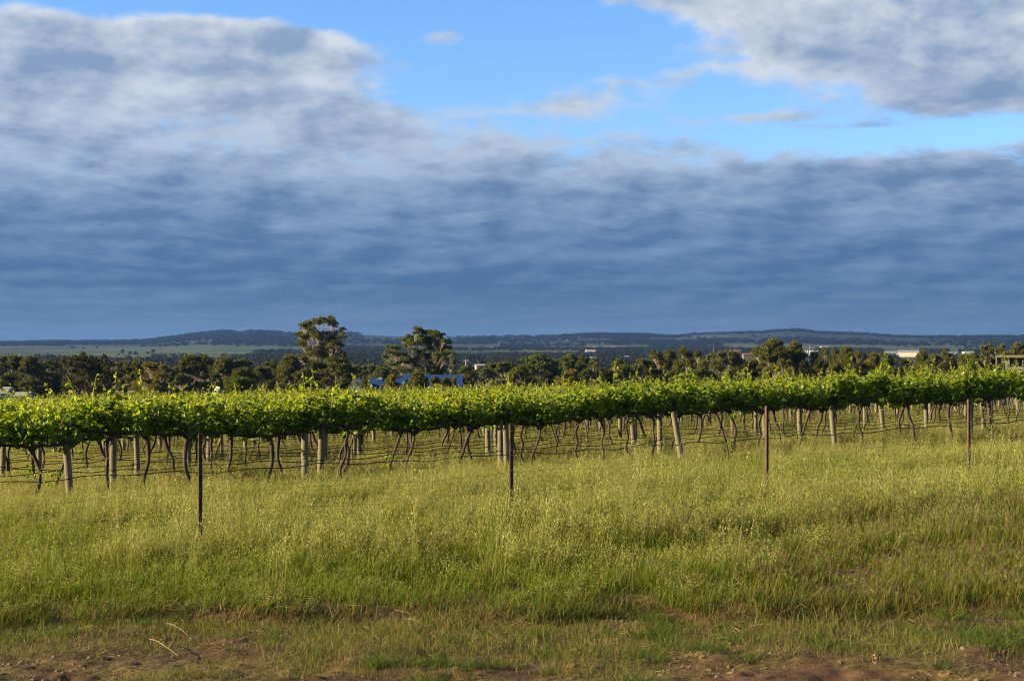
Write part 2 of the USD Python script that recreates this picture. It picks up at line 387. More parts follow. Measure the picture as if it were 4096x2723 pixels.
M_GUM = [leaf_mat(f'gum_leaf_{w}', [(0.0, tuple(.55 * c for c in col)), (0.5, col), (1.0, tuple(1.5 * c for c in col))], [(0.0, tuple(.7 * c for c in col)), (1.0, tuple(1.3 * c for c in col))], 0.24, 0.6, 0.14)
         for w, col in (('olive', (.128, .138, .014)), ('grey', (.128, .145, .034)), ('dark', (.050, .054, .008)), ('green', (.120, .160, .014)), ('golden', (.21, .175, .018)))]
M_TRUNK = noise_mat('gum_trunk', [(0.3, (.13, .10, .075)), (0.55, (.30, .25, .20)), (0.8, (.48, .43, .36))], 1.2, 0.85, stretch=(1, 1, 0.3))
M_DARKTRUNK = noise_mat('dark_trunk', [(0.3, (.05, .038, .028)), (0.8, (.15, .12, .09))], 1.5, 0.9, stretch=(1, 1, 0.3))
M_FAR = leaf_mat('far_leaf', [(0.0, (.010, .016, .007)), (0.5, (.020, .028, .011)), (1.0, (.036, .042, .016))], [(0.0, (.02, .03, .01)), (1.0, (.05, .06, .02))], 0.15, 0.7, 0.2)  # leaf tones darkened: cloud shadow over the distance is painted in

# ------------------------------------------------------------------ ground sheet
def build_ground():
    az_f = np.arange(-0.40, 0.4001, 0.0030)
    az_m = np.concatenate([np.linspace(-1.35, -0.42, 60), az_f, np.linspace(0.42, 1.35, 60)])
    az = np.concatenate([np.linspace(-math.pi, -1.40, 26), az_m, np.linspace(1.40, math.pi, 26)])
    rings = [0.4, 1.5, 3, 4.5, 5.5, 6.2]
    r = 6.5
    while r < 9200:
        rings.append(r)
        r += 0.026 if r < 12.5 else (0.07 if r < 16 else max(0.12, 0.011 * r) if r < 120 else 0.028 * r if r < 3000 else 0.02 * r if r < 7600 else 0.12 * r)
    rings.append(9700.0)
    R, A = np.meshgrid(rings, az, indexing='ij')
    x, y = R * np.sin(A), R * np.cos(A)
    z = terrain(x.ravel(), y.ravel()).reshape(x.shape)
    v = np.stack([x, y, z], -1).reshape(-1, 3)
    n = len(az); i = np.arange(len(rings) - 1)[:, None] * n; j = np.arange(n - 1)[None]
    a, b, c, d = i + j, i + j + 1, i + n + j + 1, i + n + j
    f = np.concatenate([np.stack([a, c, b], -1).reshape(-1, 3), np.stack([a, d, c], -1).reshape(-1, 3)])
    centre = [[0, k, k + 1] for k in range(1, n - 1)]
    f = np.concatenate([f, np.array(centre)])
    # upward facing
    nz = np.cross(v[f[0, 1]] - v[f[0, 0]], v[f[0, 2]] - v[f[0, 0]])[2]
    if nz < 0: f = f[:, ::-1]
    return v, f


g = part(None, 'ground', build_ground(), M_GROUND, smooth=True)
tag(g, 'sloping paddock and valley floor rising to low hills', 'ground', None, 'structure')

# ------------------------------------------------------------------ haze
hv, hf = box(-9900, 9900, -9900, 9900, -130, 64)
M_HAZE = usdkit.material(stage, '/World/Looks/haze', {'v': ('principled_volume', dict(color=HAZE_COLOR, density=HAZE_DENSITY, anisotropy=0.2))}, [], volume='v.volume')
tag(part(None, 'haze', (hv, hf), M_HAZE), 'thin blue haze over the valley', 'haze', None, 'stuff')

# ------------------------------------------------------------------ vineyard
ROW_D = np.array([0.8665, 0.4988]); ROW_N = np.array([-0.4988, 0.8665]); ROW_ANGLE = math.atan2(0.4988, 0.8665)
ROW_A = np.array([-7.53, 26.0])                    # the left-hand post of the nearest row
POST_GAP, ROW_GAP = 4.29, 3.0
LEAF_T = np.array([(0, 0, 0), (.34, -.10, .10), (.52, .28, .16), (.40, .52, .06), (.30, .80, .10), (0, 1.0, -.06), (-.30, .80, .10), (-.40, .52, .06), (-.52, .28, .16), (-.34, -.10, .10), (0, .38, -.05)])
LEAF_F = np.array([(10, i, i + 1) for i in range(0, 9)] + [(10, 9, 0)])


def wander(p0, p1, n, amp, r):
    t = np.linspace(0, 1, n)[:, None]
    p = (1 - t) * np.asarray(p0) + t * np.asarray(p1)
    k = r.normal(0, 1, (4, 3))
    for i, w in enumerate((1, 2, 3, 5)):
        p = p + amp / (i + 1) * k[i] * np.sin(np.pi * w * t) * [1, 0.7, 0.35]
    return p


def vine_parts(seed):
    r = np.random.default_rng(1000 + seed)
    H = 1.11 + r.uniform(-.04, .05)
    lean = r.uniform(-0.30, 0.12) + (0.1 if seed % 3 == 0 else -.06)
    foot = np.array([lean * -1.0, r.uniform(-.05, .05), -0.06])
    n = 13
    tr = wander(foot, (0, 0, H - 0.05), n, 0.055, r)
    rad = np.interp(np.linspace(0, 1, n), [0, .12, .5, .85, 1], [.044, .031, .028, .036, .046]) * r.uniform(.8, 1.2) * (1 + r.uniform(-.16, .16, n))
    trunk = tube(tr, rad, 7)
    arms = []
    for s in (-1, 1):
        L = 0.74 + r.uniform(-.04, .05)
        p = wander((0, 0, H - .06), (s * L, r.uniform(-.03, .03), H + r.uniform(-.03, .03)), 11, 0.028, r)
        p[1:4, 2] += np.array([.0, .015, .02]) + (p[1:4, 2] * 0)
        p[0] = (0, 0, H - .12)
        arms.append((p, tube(p, np.interp(np.linspace(0, 1, 11), [0, .2, 1], [.046, .034, .018]) * (1 + r.uniform(-.2, .2, 11)), 6)))
    canes, C, A, Nn, S, T = [], [], [], [], [], []
    for s, (p, _) in zip((-1, 1), arms):
        for k in range(13):
            t = (k + r.uniform(.2, .9)) / 13
            b = np.array([np.interp(t, np.linspace(0, 1, 11), p[:, j]) for j in range(3)])
            tall = r.random() < 0.13
            L = r.uniform(.52, .86) + (r.uniform(.12, .4) if tall else 0)
            drop = r.random() < 0.035 and not tall
            dirn = np.array([r.normal(0, .30) + .05, r.normal(0, .42), 1.0]) if not drop else np.array([r.normal(0, .8), r.normal(0, .9), -.25])
            if tall: dirn = np.array([r.normal(.04, .2), r.normal(0, .12), 1.0])
            if drop: L *= .55
            dirn /= np.linalg.norm(dirn)
            m = 9
            tt = np.linspace(0, 1, m)[:, None]
            q = b + dirn * L * tt + np.array([r.normal(0, .10), r.normal(0, .15), -.06]) * tt ** 2 + 0.02 * r.normal(0, 1, 3) * np.sin(tt * 7)
            canes.append(tube(q, np.linspace(.0050, .0022, m), 3, False))
            nl = int(L / 0.050)
            for i in range(nl):
                u = (i + r.uniform(.1, .9)) / nl
                c = np.array([np.interp(u, tt[:, 0], q[:, j]) for j in range(3)])
                side = r.normal(0, 1, 3) * [1, 1, .35]; side /= np.linalg.norm(side) + 1e-6
                size = np.interp(u, [0, .25, .6, .85, 1], [.092, .122, .104, .066, .032]) * r.uniform(.75, 1.2)
                c = c + side * r.uniform(.02, .075) * (1 - .6 * u)
                ax = side + np.array([0, 0, -.35 + .4 * u]) + r.normal(0, .3, 3)
                nn = np.array([0, 0, .5]) + side * .65 + r.normal(0, .55, 3)
                C.append(c); A.append(ax); Nn.append(nn); S.append(size); T.append(np.clip((u - .12) / .75, 0, 1))
                if u > .9 and r.random() < .5:   # crowded shoot tip
                    C.append(c + r.normal(0, .014, 3)); A.append(r.normal(0, 1, 3) + [0, 0, 1.2]); Nn.append(r.normal(0, 1, 3)); S.append(.026); T.append(1.0)
    for _ in range(70):     # inner and skirt leaves close to the arms
        x = r.uniform(-.78, .78)
        C.append([x, r.normal(0, .17), H + abs(r.normal(.16, .12)) + .03]); A.append(r.normal(0, 1, 3) + [0, 0, -.4]); Nn.append(r.normal(0, .6, 3) + [0, 0, .6]); S.append(r.uniform(.065, .11)); T.append(0.0)
    if seed % 4 == 1:        # water shoots low on the trunk
        for _ in range(16):
            C.append(np.array([tr[4, 0], tr[4, 1], tr[4, 2]]) + r.normal(0, .09, 3) + [0.07, 0, .04]); A.append(r.normal(0, 1, 3)); Nn.append(r.normal(0, .6, 3) + [0, 0, .6]); S.append(r.uniform(.05, .09)); T.append(.4)
    C, A, Nn, S, T = map(np.array, (C, A, Nn, S, T))
    v, f = cards(C, A, Nn, S, S * r.uniform(.9, 1.15, len(S)), LEAF_T, LEAF_F)
    young, old = np.array([2.15, 1.52, 1.1]), np.array([.84, .92, .8])
    tint = np.repeat(old + (young - old) * T[:, None] ** 1.3, len(LEAF_T), 0)
    return trunk, [a for _, a in arms], join(canes), (v, f), tint


N_VINES = 9
VINE_DATA = [vine_parts(i) for i in range(N_VINES)]


def define_vine(root, i):
    trunk, arms, canes, leaves, tint = VINE_DATA[i]
    part(root, 'trunk', trunk, M_BARK, smooth=True)
    for a in arms: part(root, 'cordon_arm', a, M_BARK, smooth=True)
    part(root, 'canes', canes, M_CANE, kind='stuff')
    part(root, 'foliage', leaves, M_VINELEAF, tint=tint, kind='stuff')


VINES = []
for i in range(N_VINES):
    c = class_prim(f'grapevine_kind_{i}'); define_vine(c, i); VINES.append(c)


def post_mesh(h, rad, seed):
    r = np.random.default_rng(seed)
    n = 10
    z = np.concatenate([[-.25, 0.0], np.linspace(.15, h - .012, 5), [h - .004, h]])
    rr = np.concatenate([[1.02, 1.02], np.full(5, 1.0), [.96, .82]]) * rad
    p = np.stack([0.004 * np.sin(z * 3 + seed), 0.004 * np.cos(z * 2), z], -1)
    v, f = tube(p, rr, n)
    return v, f


POSTS = []
for i in range(3):
    c = class_prim(f'vineyard_post_kind_{i}')
    part(c, 'timber', post_mesh(1.34 + .06 * i, .058 + .004 * i, i), M_POST, smooth=40)
    clip = [tube([(-.012, -.066, z), (-.012, -.078, z + .01), (.012, -.078, z + .01), (.012, -.066, z)], .003, 4) for z in (1.04, 1.30)]
    for q in clip: part(c, 'staple', q, M_WIRE)
    POSTS.append(c)

ORD = ['first', 'second', 'third', 'fourth', 'fifth', 'sixth', 'seventh', 'eighth', 'ninth', 'tenth', 'eleventh', 'twelfth', 'thirteenth', 'fourteenth', 'fifteenth', 'sixteenth', 'seventeenth', 'eighteenth', 'nineteenth', 'twentieth', 'twenty-first', 'twenty-second', 'twenty-third', 'twenty-fourth', 'twenty-fifth', 'twenty-sixth', 'twenty-seventh', 'twenty-eighth', 'twenty-ninth', 'thirtieth']
ROWNAME = ['nearest row', 'second row', 'third row', 'fourth row', 'fifth row', 'sixth row', 'seventh row', 'eighth row', 'ninth row', 'tenth row', 'eleventh row', 'twelfth row']


def row_span(k):
    """Positions along row k (metres from its origin) that the photograph can see."""
    o = ROW_A + ROW_N * ROW_GAP * k
    def hit(m):   # x = m*y
        return (m * o[1] - o[0]) / (ROW_D[0] - m * ROW_D[1])
    return o, hit(-0.338) - 0.9, hit(0.338) + 1.2


far_pos, far_yaw, far_scale, far_kind = [], [], [], []
PITCH = POST_GAP / 3
named = 0
NAMED_ROWS = 11
rr = np.random.default_rng(5)
post_lean = {(0, 0): -.06, (0, 3): -.155, (0, 4): -.09, (0, 5): -.03, (0, 1): .0}
water_tilt = {}
for k in range(27):
    o, t0, t1 = row_span(k)
    # vines
    i0, i1 = math.ceil(t0 / PITCH), math.floor(t1 / PITCH)
    count = 0
    for i in range(i0, i1 + 1):
        t = (i + 0.5) * PITCH + rr.uniform(-.12, .12)
        p = o + ROW_D * t
        z = float(terrain(p[0:1], p[1:2])[0])
        flip = rr.random() < 0.5
        yaw = ROW_ANGLE + (math.pi if flip else 0) + rr.normal(0, .02)
        s = rr.uniform(.93, 1.06); kind = int(rr.integers(N_VINES))
        if k < NAMED_ROWS:
            if k < 2:
                form = ['with a leaning trunk', 'with a bent trunk', 'with a crooked trunk'][kind % 3] if k == 0 else 'with bright spring leaves'
                label = f'old grapevine {form}, {ORD[count]} from the left in the {ROWNAME[k]}'; group = f'grapevines of the {ROWNAME[k]}'
            else:
                label = f'leafy grapevine of the {ROWNAME[k]} of the vineyard'; group = f'grapevines of the {ROWNAME[k]}'
            copy_of(VINES[kind], 'grapevine', (p[0], p[1], z), yaw, (s * 1.0, s, s * rr.uniform(.92, 1.08)), label, 'grapevine', group)
            named += 1; count += 1
        else:
            far_pos.append((p[0], p[1], z)); far_yaw.append(yaw); far_scale.append(s); far_kind.append(kind)
    # posts
    if k < 10:
        off = [0, 1.55, 2.9, .7, 2.2, 3.6, 1.1, 2.5, .3, 1.8][k]
        j0, j1 = math.ceil((t0 - off) / POST_GAP), math.floor((t1 - off) / POST_GAP)
        cnt = 0
        for j in range(j0, j1 + 1):
            p = o + ROW_D * (j * POST_GAP + off) + ROW_N * 0.02
            z = float(terrain(p[0:1], p[1:2])[0])
            lean = post_lean.get((k, j), rr.normal(0, .025))
            path = numbered('/World/vineyard_post')
            x = UsdGeom.Xform.Define(stage, path)
            x.AddTranslateOp().Set(Gf.Vec3d(float(p[0]), float(p[1]), z)); x.AddRotateYOp().Set(math.degrees(lean)); x.AddRotateZOp().Set(float(rr.uniform(0, 40)) - 20)
            x.GetPrim().GetReferences().AddInternalReference(POSTS[int(rr.integers(3))].GetPath()); x.GetPrim().SetInstanceable(True)
            if k < 3: lab = f'weathered round timber post, {ORD[cnt]} from the left in the {ROWNAME[k]} of vines'
            else: lab = f'weathered round timber post in the {ROWNAME[k]} of vines'
            tag(x, lab, 'post', f'timber posts of the {ROWNAME[k]}'); cnt += 1
    # drip irrigation tube and cordon wires
    if k < 10:
        ts = np.arange(t0 - 1, t1 + 1, 0.33)
        q = o + ts[:, None] * ROW_D - ROW_N * 0.075
        z = terrain(q[:, 0], q[:, 1], True)
        z = np.convolve(np.pad(z, 8, mode='edge'), np.ones(17) / 17, 'valid')
        sag = 0.42 + 0.025 * np.sin(ts * 2 * np.pi / PITCH) + 0.018 * np.sin(ts * 1.7 + k) + rr.normal(0, .004, len(ts))
        v, f = tube(np.column_stack([q, z + sag]), 0.0095 if k < 3 else 0.0105, 6)
        tag(part(None, 'irrigation_tube', (v, f), M_TUBE, smooth=True), f'black drip irrigation tube strung low along the {ROWNAME[k]} of vines', 'irrigation tube', 'drip tubes along the vine rows')
        if k < 4:
            for hh, nm in ((1.09, 'cordon'), (1.34, 'foliage')):
                v, f = tube(np.column_stack([q, z + hh]), 0.003, 4)
                tag(part(None, 'trellis_wire', (v, f), M_WIRE, smooth=True), f'thin {"lower" if nm == "cordon" else "upper"} trellis wire of the {ROWNAME[k]} of vines', 'trellis wire')


def vine_proto(i):
    def build(path):
        x = UsdGeom.Xform.Define(stage, path).GetPrim(); define_vine(x, i); return x.GetPath()
    return build


instancer('far_vine_rows', [vine_proto(i) for i in range(4)], far_pos, np.array(far_yaw), far_scale, np.array(far_kind) % 4, 'green mass of the farther vine rows behind the eleventh', 'vines')

# short cut-off stump leaning on a post at the right
_s = at(3932, 39.0)
tp = thing('timber_stub', 'short pale cut-off timber stub standing beside a post near the right edge', 'timber stub', _s)
part(tp, 'stub', tube([(0, 0, -.1), (0, 0, .3), (.01, 0, .52)], [.05, .05, .048], 9), M_POST, smooth=40)
part(tp, 'bark_strip', tube([(.05, 0, .1), (.058, .0, .3), (.055, 0, .5)], [.006, .008, .005], 5), M_BARK)

# ------------------------------------------------------------------ paddock fence
FP = [at(800, 15.4), at(2045, 17.13), at(3067, 18.87), at(3875, 20.6)]
FTOP = [up(1733, 15.4), up(1697, 17.13), up(1623, 18.87), up(1597, 20.6)]


def star_picket(h):
    """Y-shaped steel post with notches."""
    parts, ys = [], []
    for a in (math.pi / 2, math.pi / 2 + 2.15, math.pi / 2 - 2.15):
        d = np.array([math.cos(a), math.sin(a)]); w = np.array([-d[1], d[0]]) * .0028
        L = .030 if a == math.pi / 2 else .024
        poly = [d * .001 + w, d * L + w, d * L - w, d * .001 - w]
        zs = [-.3, h]
        v = np.array([[*p, z] for z in zs for p in poly])
        f = np.array([[0, 1, 5], [0, 5, 4], [1, 2, 6], [1, 6, 5], [2, 3, 7], [2, 7, 6], [3, 0, 4], [3, 4, 7], [4, 5, 6], [4, 6, 7], [0, 2, 1], [0, 3, 2]])
        parts.append((v, f))
    return parts


frow = []
for i, (b, zt) in enumerate(zip(FP, FTOP)):
    where = ['at the left, in front of the nearest vines', 'in the middle of the picture', 'right of the middle', 'nearest the right edge'][i]
    t = thing('steel_picket', f'slim rusty steel fence picket {where}', 'fence post', b, [0.5, 0.35, .7, 0.5][i], 'rusty steel pickets of the paddock fence')
    for v, f in star_picket(zt - b[2]):
        part(t, 'flange', (v, f), M_STEEL)
    for z in np.arange(.25, zt - b[2], .22):
        part(t, 'tie_wire', tube([(.03, 0, z), (0, -.032, z + .003), (-.03, 0, z)], .002, 4), M_WIRE)
fence = thing('wire_fence', 'rusty wire mesh stock fence strung between the steel pickets', 'fence', (0, 0, 0))
fd = (FP[3] - FP[0])[:2] / 3
ends = [FP[0][:2] - fd * 1.0, *[p[:2] for p in FP], FP[3][:2] + fd]
def fence_at(t, h):
    i = int(np.clip(math.floor(t), 0, 4)); u = t - i
    q = ends[i] * (1 - u) + ends[i + 1] * u
    return q
WIRE_H = [.12, .30, .48, .68, .90]
ts = np.arange(0, 5.0001, .05)
rw = np.random.default_rng(3)
for h in WIRE_H:
    pts = []
    for t in ts:
        q = fence_at(t, h); i = t % 1.0
        z = float(terrain(q[0:1], q[1:2], False)[0])
        pts.append((q[0], q[1] - .03, z + h - .035 * math.sin(math.pi * i) + .012 * math.sin(t * 9 + h * 20) + rw.normal(0, .004)))
    part(fence, 'strand', tube(pts, .0013, 4), M_WIRE, smooth=True)
for k, t in enumerate(np.arange(.06, 5, .28)):
    q = fence_at(t, 0); z = float(terrain(q[0:1], q[1:2], False)[0])
    hs = np.linspace(.12, .90, 7)
    part(fence, 'stay', tube([(q[0] + .01 * math.sin(h * 9 + k), q[1] - .03, z + h - .02) for h in hs], .0011, 3), M_WIRE)

# ------------------------------------------------------------------ trees
CARD_T = np.array([(0, 0, 0), (.5, .45, .12), (0, 1.0, 0), (-.5, .45, .12)]); CARD_F = np.array([(0, 1, 2), (0, 2, 3)])


def bez(p0, p1, p2, n):
    t = np.linspace(0, 1, n)[:, None]
    return (1 - t) ** 2 * np.asarray(p0) + 2 * t * (1 - t) * np.asarray(p1) + t ** 2 * np.asarray(p2)


def tree_meshes(clumps, base, seed, trunk_r=.35, fork=.35, cards_per=330, card=.42, puff=7, stems=1, droop=.5, flat=.72):
    """clumps: rows of (x, y, z, radius). Returns (trunk, limbs, crown): stems, curved limbs that carry each clump, and leaf sprays on the clumps' shells."""
    r = np.random.default_rng(seed); cl = np.asarray(clumps, float)
    top = cl[:, 2].max(); cx, cy = cl[:, 0].mean() * .6 + base[0] * .4, cl[:, 1].mean()
    trunks, limbs = [], []
    forks = []
    for s in range(stems):
        off = (s - (stems - 1) / 2) * .9
        end = np.array([cx + off * 2.4 + r.normal(0, .3), cy + r.normal(0, .5), base[2] + (top - base[2]) * (.80 if stems == 1 else .62)])
        st = np.array([base[0] + off * .55, base[1], base[2] - .4])
        p = bez(st, (st + end) / 2 + [r.normal(0, .5), r.normal(0, .3), 0], end, 14) + r.normal(0, .07, (14, 3)) * [[1, 1, 0]]
        rad = .72 * trunk_r * np.interp(np.linspace(0, 1, 14), [0, .06, .4, 1], [1.35, 1.0, .72, .18]) / (1 if stems == 1 else 1.25)
        trunks.append(tube(p, rad, 8)); forks.append((p, rad))
    for c in cl:
        k = int(np.argmin([np.abs(p[:, 0] - c[0]).min() + .5 * np.linalg.norm(p[-1, :2] - c[:2]) for p, _ in forks]))
        p, rad = forks[k]
        h = (c[2] - p[0, 2]) / (p[-1, 2] - p[0, 2])
        reach = np.linalg.norm(p[np.clip(int(h * 13), 0, 13), :2] - c[:2])
        i = int(np.clip((h - .10 - .035 * reach - r.uniform(0, .12)) * 13, 2, 11))
        st = p[i]; mid = st + (c[:3] - st) * .5 + np.array([r.normal(0, .25), r.normal(0, .25), -.06 * reach + r.normal(0, .25)])
        q = bez(st, mid, c[:3], 9) + np.r_[np.zeros((1, 3)), r.normal(0, .06, (8, 3))]
        r0 = min(rad[i] * .55, .04 + .022 * np.linalg.norm(c[:3] - st))
        limbs.append(tube(q, np.linspace(r0, .035, 9), 5))
        for _ in range(4):
            e = c[:3] + r.normal(0, .55, 3) * c[3]
            limbs.append(tube(bez(q[5], (q[5] + e) / 2 + r.normal(0, .15, 3), e, 5), np.linspace(r0 * .42 + .01, .014, 5), 3))
    C, A, Nn, S = [], [], [], []
    for c in cl:
        R = c[3]
        n = int(cards_per * (R / 1.4) ** 2) + 24
        # each clump is a bunch of smaller puffs set on its upper shell
        m = max(4, int(puff * R / 1.2))
        d = r.normal(0, 1, (m, 3)); d[:, 2] = np.abs(d[:, 2]) * .9 - .25; d /= np.linalg.norm(d, axis=1, keepdims=True)
        pc = c[:3] + d * R * [1, 1, flat] * r.uniform(.45, .85, (m, 1)); pr = R * r.uniform(.30, .55, m)
        w = r.integers(0, m, n)
        e = r.normal(0, 1, (n, 3)); e /= np.linalg.norm(e, axis=1, keepdims=True); e[:, 2] = np.where(e[:, 2] < -.2, -e[:, 2] * .6, e[:, 2])
        pos = pc[w] + e * (pr[w] * r.uniform(.55, 1.08, n) ** .6)[:, None] * [1, 1, .8]
        C.append(pos); A.append(e * .8 + np.array([0, 0, -droop]) + r.normal(0, .5, (n, 3))); Nn.append(e + r.normal(0, .6, (n, 3))); S.append(card * r.uniform(.6, 1.3, n))
    C, A, Nn, S = np.concatenate(C), np.concatenate(A), np.concatenate(Nn), np.concatenate(S)
    crown = cards(C, A, Nn, S, S * .52, CARD_T, CARD_F)
    return join(trunks), join(limbs), crown


def put_tree(root, meshes, leaf, bark):
    t, l, c = meshes
    part(root, 'trunk', t, bark, smooth=True); part(root, 'limbs', l, bark, smooth=True); part(root, 'crown', c, leaf, kind='stuff')


def random_clumps(seed, form):
    """Clump lists for a tree of about 12 m high and 10 m wide, base at the origin."""
    r = np.random.default_rng(seed); out = []
    if form == 'dome':
        for _ in range(44):
            a = r.uniform(0, 6.283); e = r.uniform(0, 1) ** .8; rad = r.uniform(.45, 1) ** .5
            out.append((4.1 * rad * math.cos(a) * math.cos(e * 1.45), 4.1 * rad * math.sin(a) * math.cos(e * 1.45), 5.2 + 5.6 * math.sin(e * 1.5) * rad + r.normal(0, .35), r.uniform(.95, 1.55)))
        for _ in range(14): out.append((r.normal(0, 2.6), r.normal(0, 2.4), r.uniform(2.2, 5.0), r.uniform(.9, 1.5)))
    elif form == 'tall':
        for _ in range(40):
            z = r.uniform(3.2, 11.0); w = np.interp(z, [3, 5.5, 8.5, 11], [2.0, 3.3, 3.0, 1.2]); a = r.uniform(0, 6.283); q = r.uniform(.3, 1) ** .5
            out.append((w * q * math.cos(a), w * q * math.sin(a), z, r.uniform(.85, 1.45)))
    elif form == 'open':
        for _ in range(17):
            z = r.uniform(4.5, 11); w = np.interp(z, [4, 7.5, 11], [2.6, 4.2, 1.7]); a = r.uniform(0, 6.283); q = r.uniform(.45, 1) ** .5
            out.append((w * q * math.cos(a), w * q * math.sin(a), z, r.uniform(.9, 1.6)))
        for _ in range(7): out.append((r.normal(0, 2.2), r.normal(0, 2), r.uniform(1.6, 3.6), r.uniform(.8, 1.3)))
    elif form == 'bush':
        for _ in range(30):
            a = r.uniform(0, 6.283); e = r.uniform(0, 1); rad = r.uniform(.4, 1) ** .5
            out.append((4.2 * rad * math.cos(a) * math.cos(e * 1.5), 4.0 * rad * math.sin(a) * math.cos(e * 1.5), 1.6 + 8.4 * math.sin(e * 1.5) * rad, r.uniform(1.1, 1.9)))
    elif form == 'poplar':
        for _ in range(34):
            z = r.uniform(1.2, 11.4); w = np.interp(z, [1, 3, 8, 12], [.9, 1.5, 1.2, .3]); a = r.uniform(0, 6.283)
            out.append((w * math.cos(a), w * math.sin(a), z, r.uniform(.5, .85)))
    return out


TREES = {}
for form, leafs in (('dome', ('olive', 'grey', 'green')), ('tall', ('olive', 'grey')), ('open', ('olive', 'golden')), ('bush', ('olive', 'golden', 'green', 'dark')), ('poplar', ('grey',))):
    for k, lf in enumerate(leafs):
        for v in range(2 if form in ('dome', 'tall') and lf != 'green' else 1):
            c = class_prim(f'tree_{form}_{lf}_{v}')
            sd = 300 + 17 * k + 5 * v + sum(map(ord, form))
            mesh3 = tree_meshes(random_clumps(sd, form), (0, 0, 0), sd + 1, .30, cards_per=600, card=.40, droop=.9 if form == 'poplar' else .55, stems=2 if form == 'open' else 1)
            m = M_GUM[('olive', 'grey', 'dark', 'green', 'golden').index(lf)]
            put_tree(c, mesh3, m, M_DARKTRUNK if form == 'bush' else M_TRUNK)
            top = mesh3[2][0][:, 2].max(); wid = np.percentile(mesh3[2][0][:, 0], 98) - np.percentile(mesh3[2][0][:, 0], 2)
            TREES.setdefault((form, lf), []).append((c, top, wid))

LOOK = {('dome', 'olive'): 'broad rounded olive green gum tree', ('dome', 'grey'): 'broad grey green gum tree', ('dome', 'green'): 'rounded deep green gum tree', ('tall', 'olive'): 'upright olive gum tree', ('tall', 'grey'): 'upright greyish gum tree',
        ('open', 'olive'): 'open gum tree with pale limbs', ('open', 'golden'): 'open golden tinted gum tree', ('bush', 'olive'): 'low bushy olive tree', ('bush', 'golden'): 'low golden green bushy tree', ('bush', 'green'): 'low bright green bushy tree', ('bush', 'dark'): 'low very dark bushy tree', ('poplar', 'grey'): 'slender columnar poplar'}
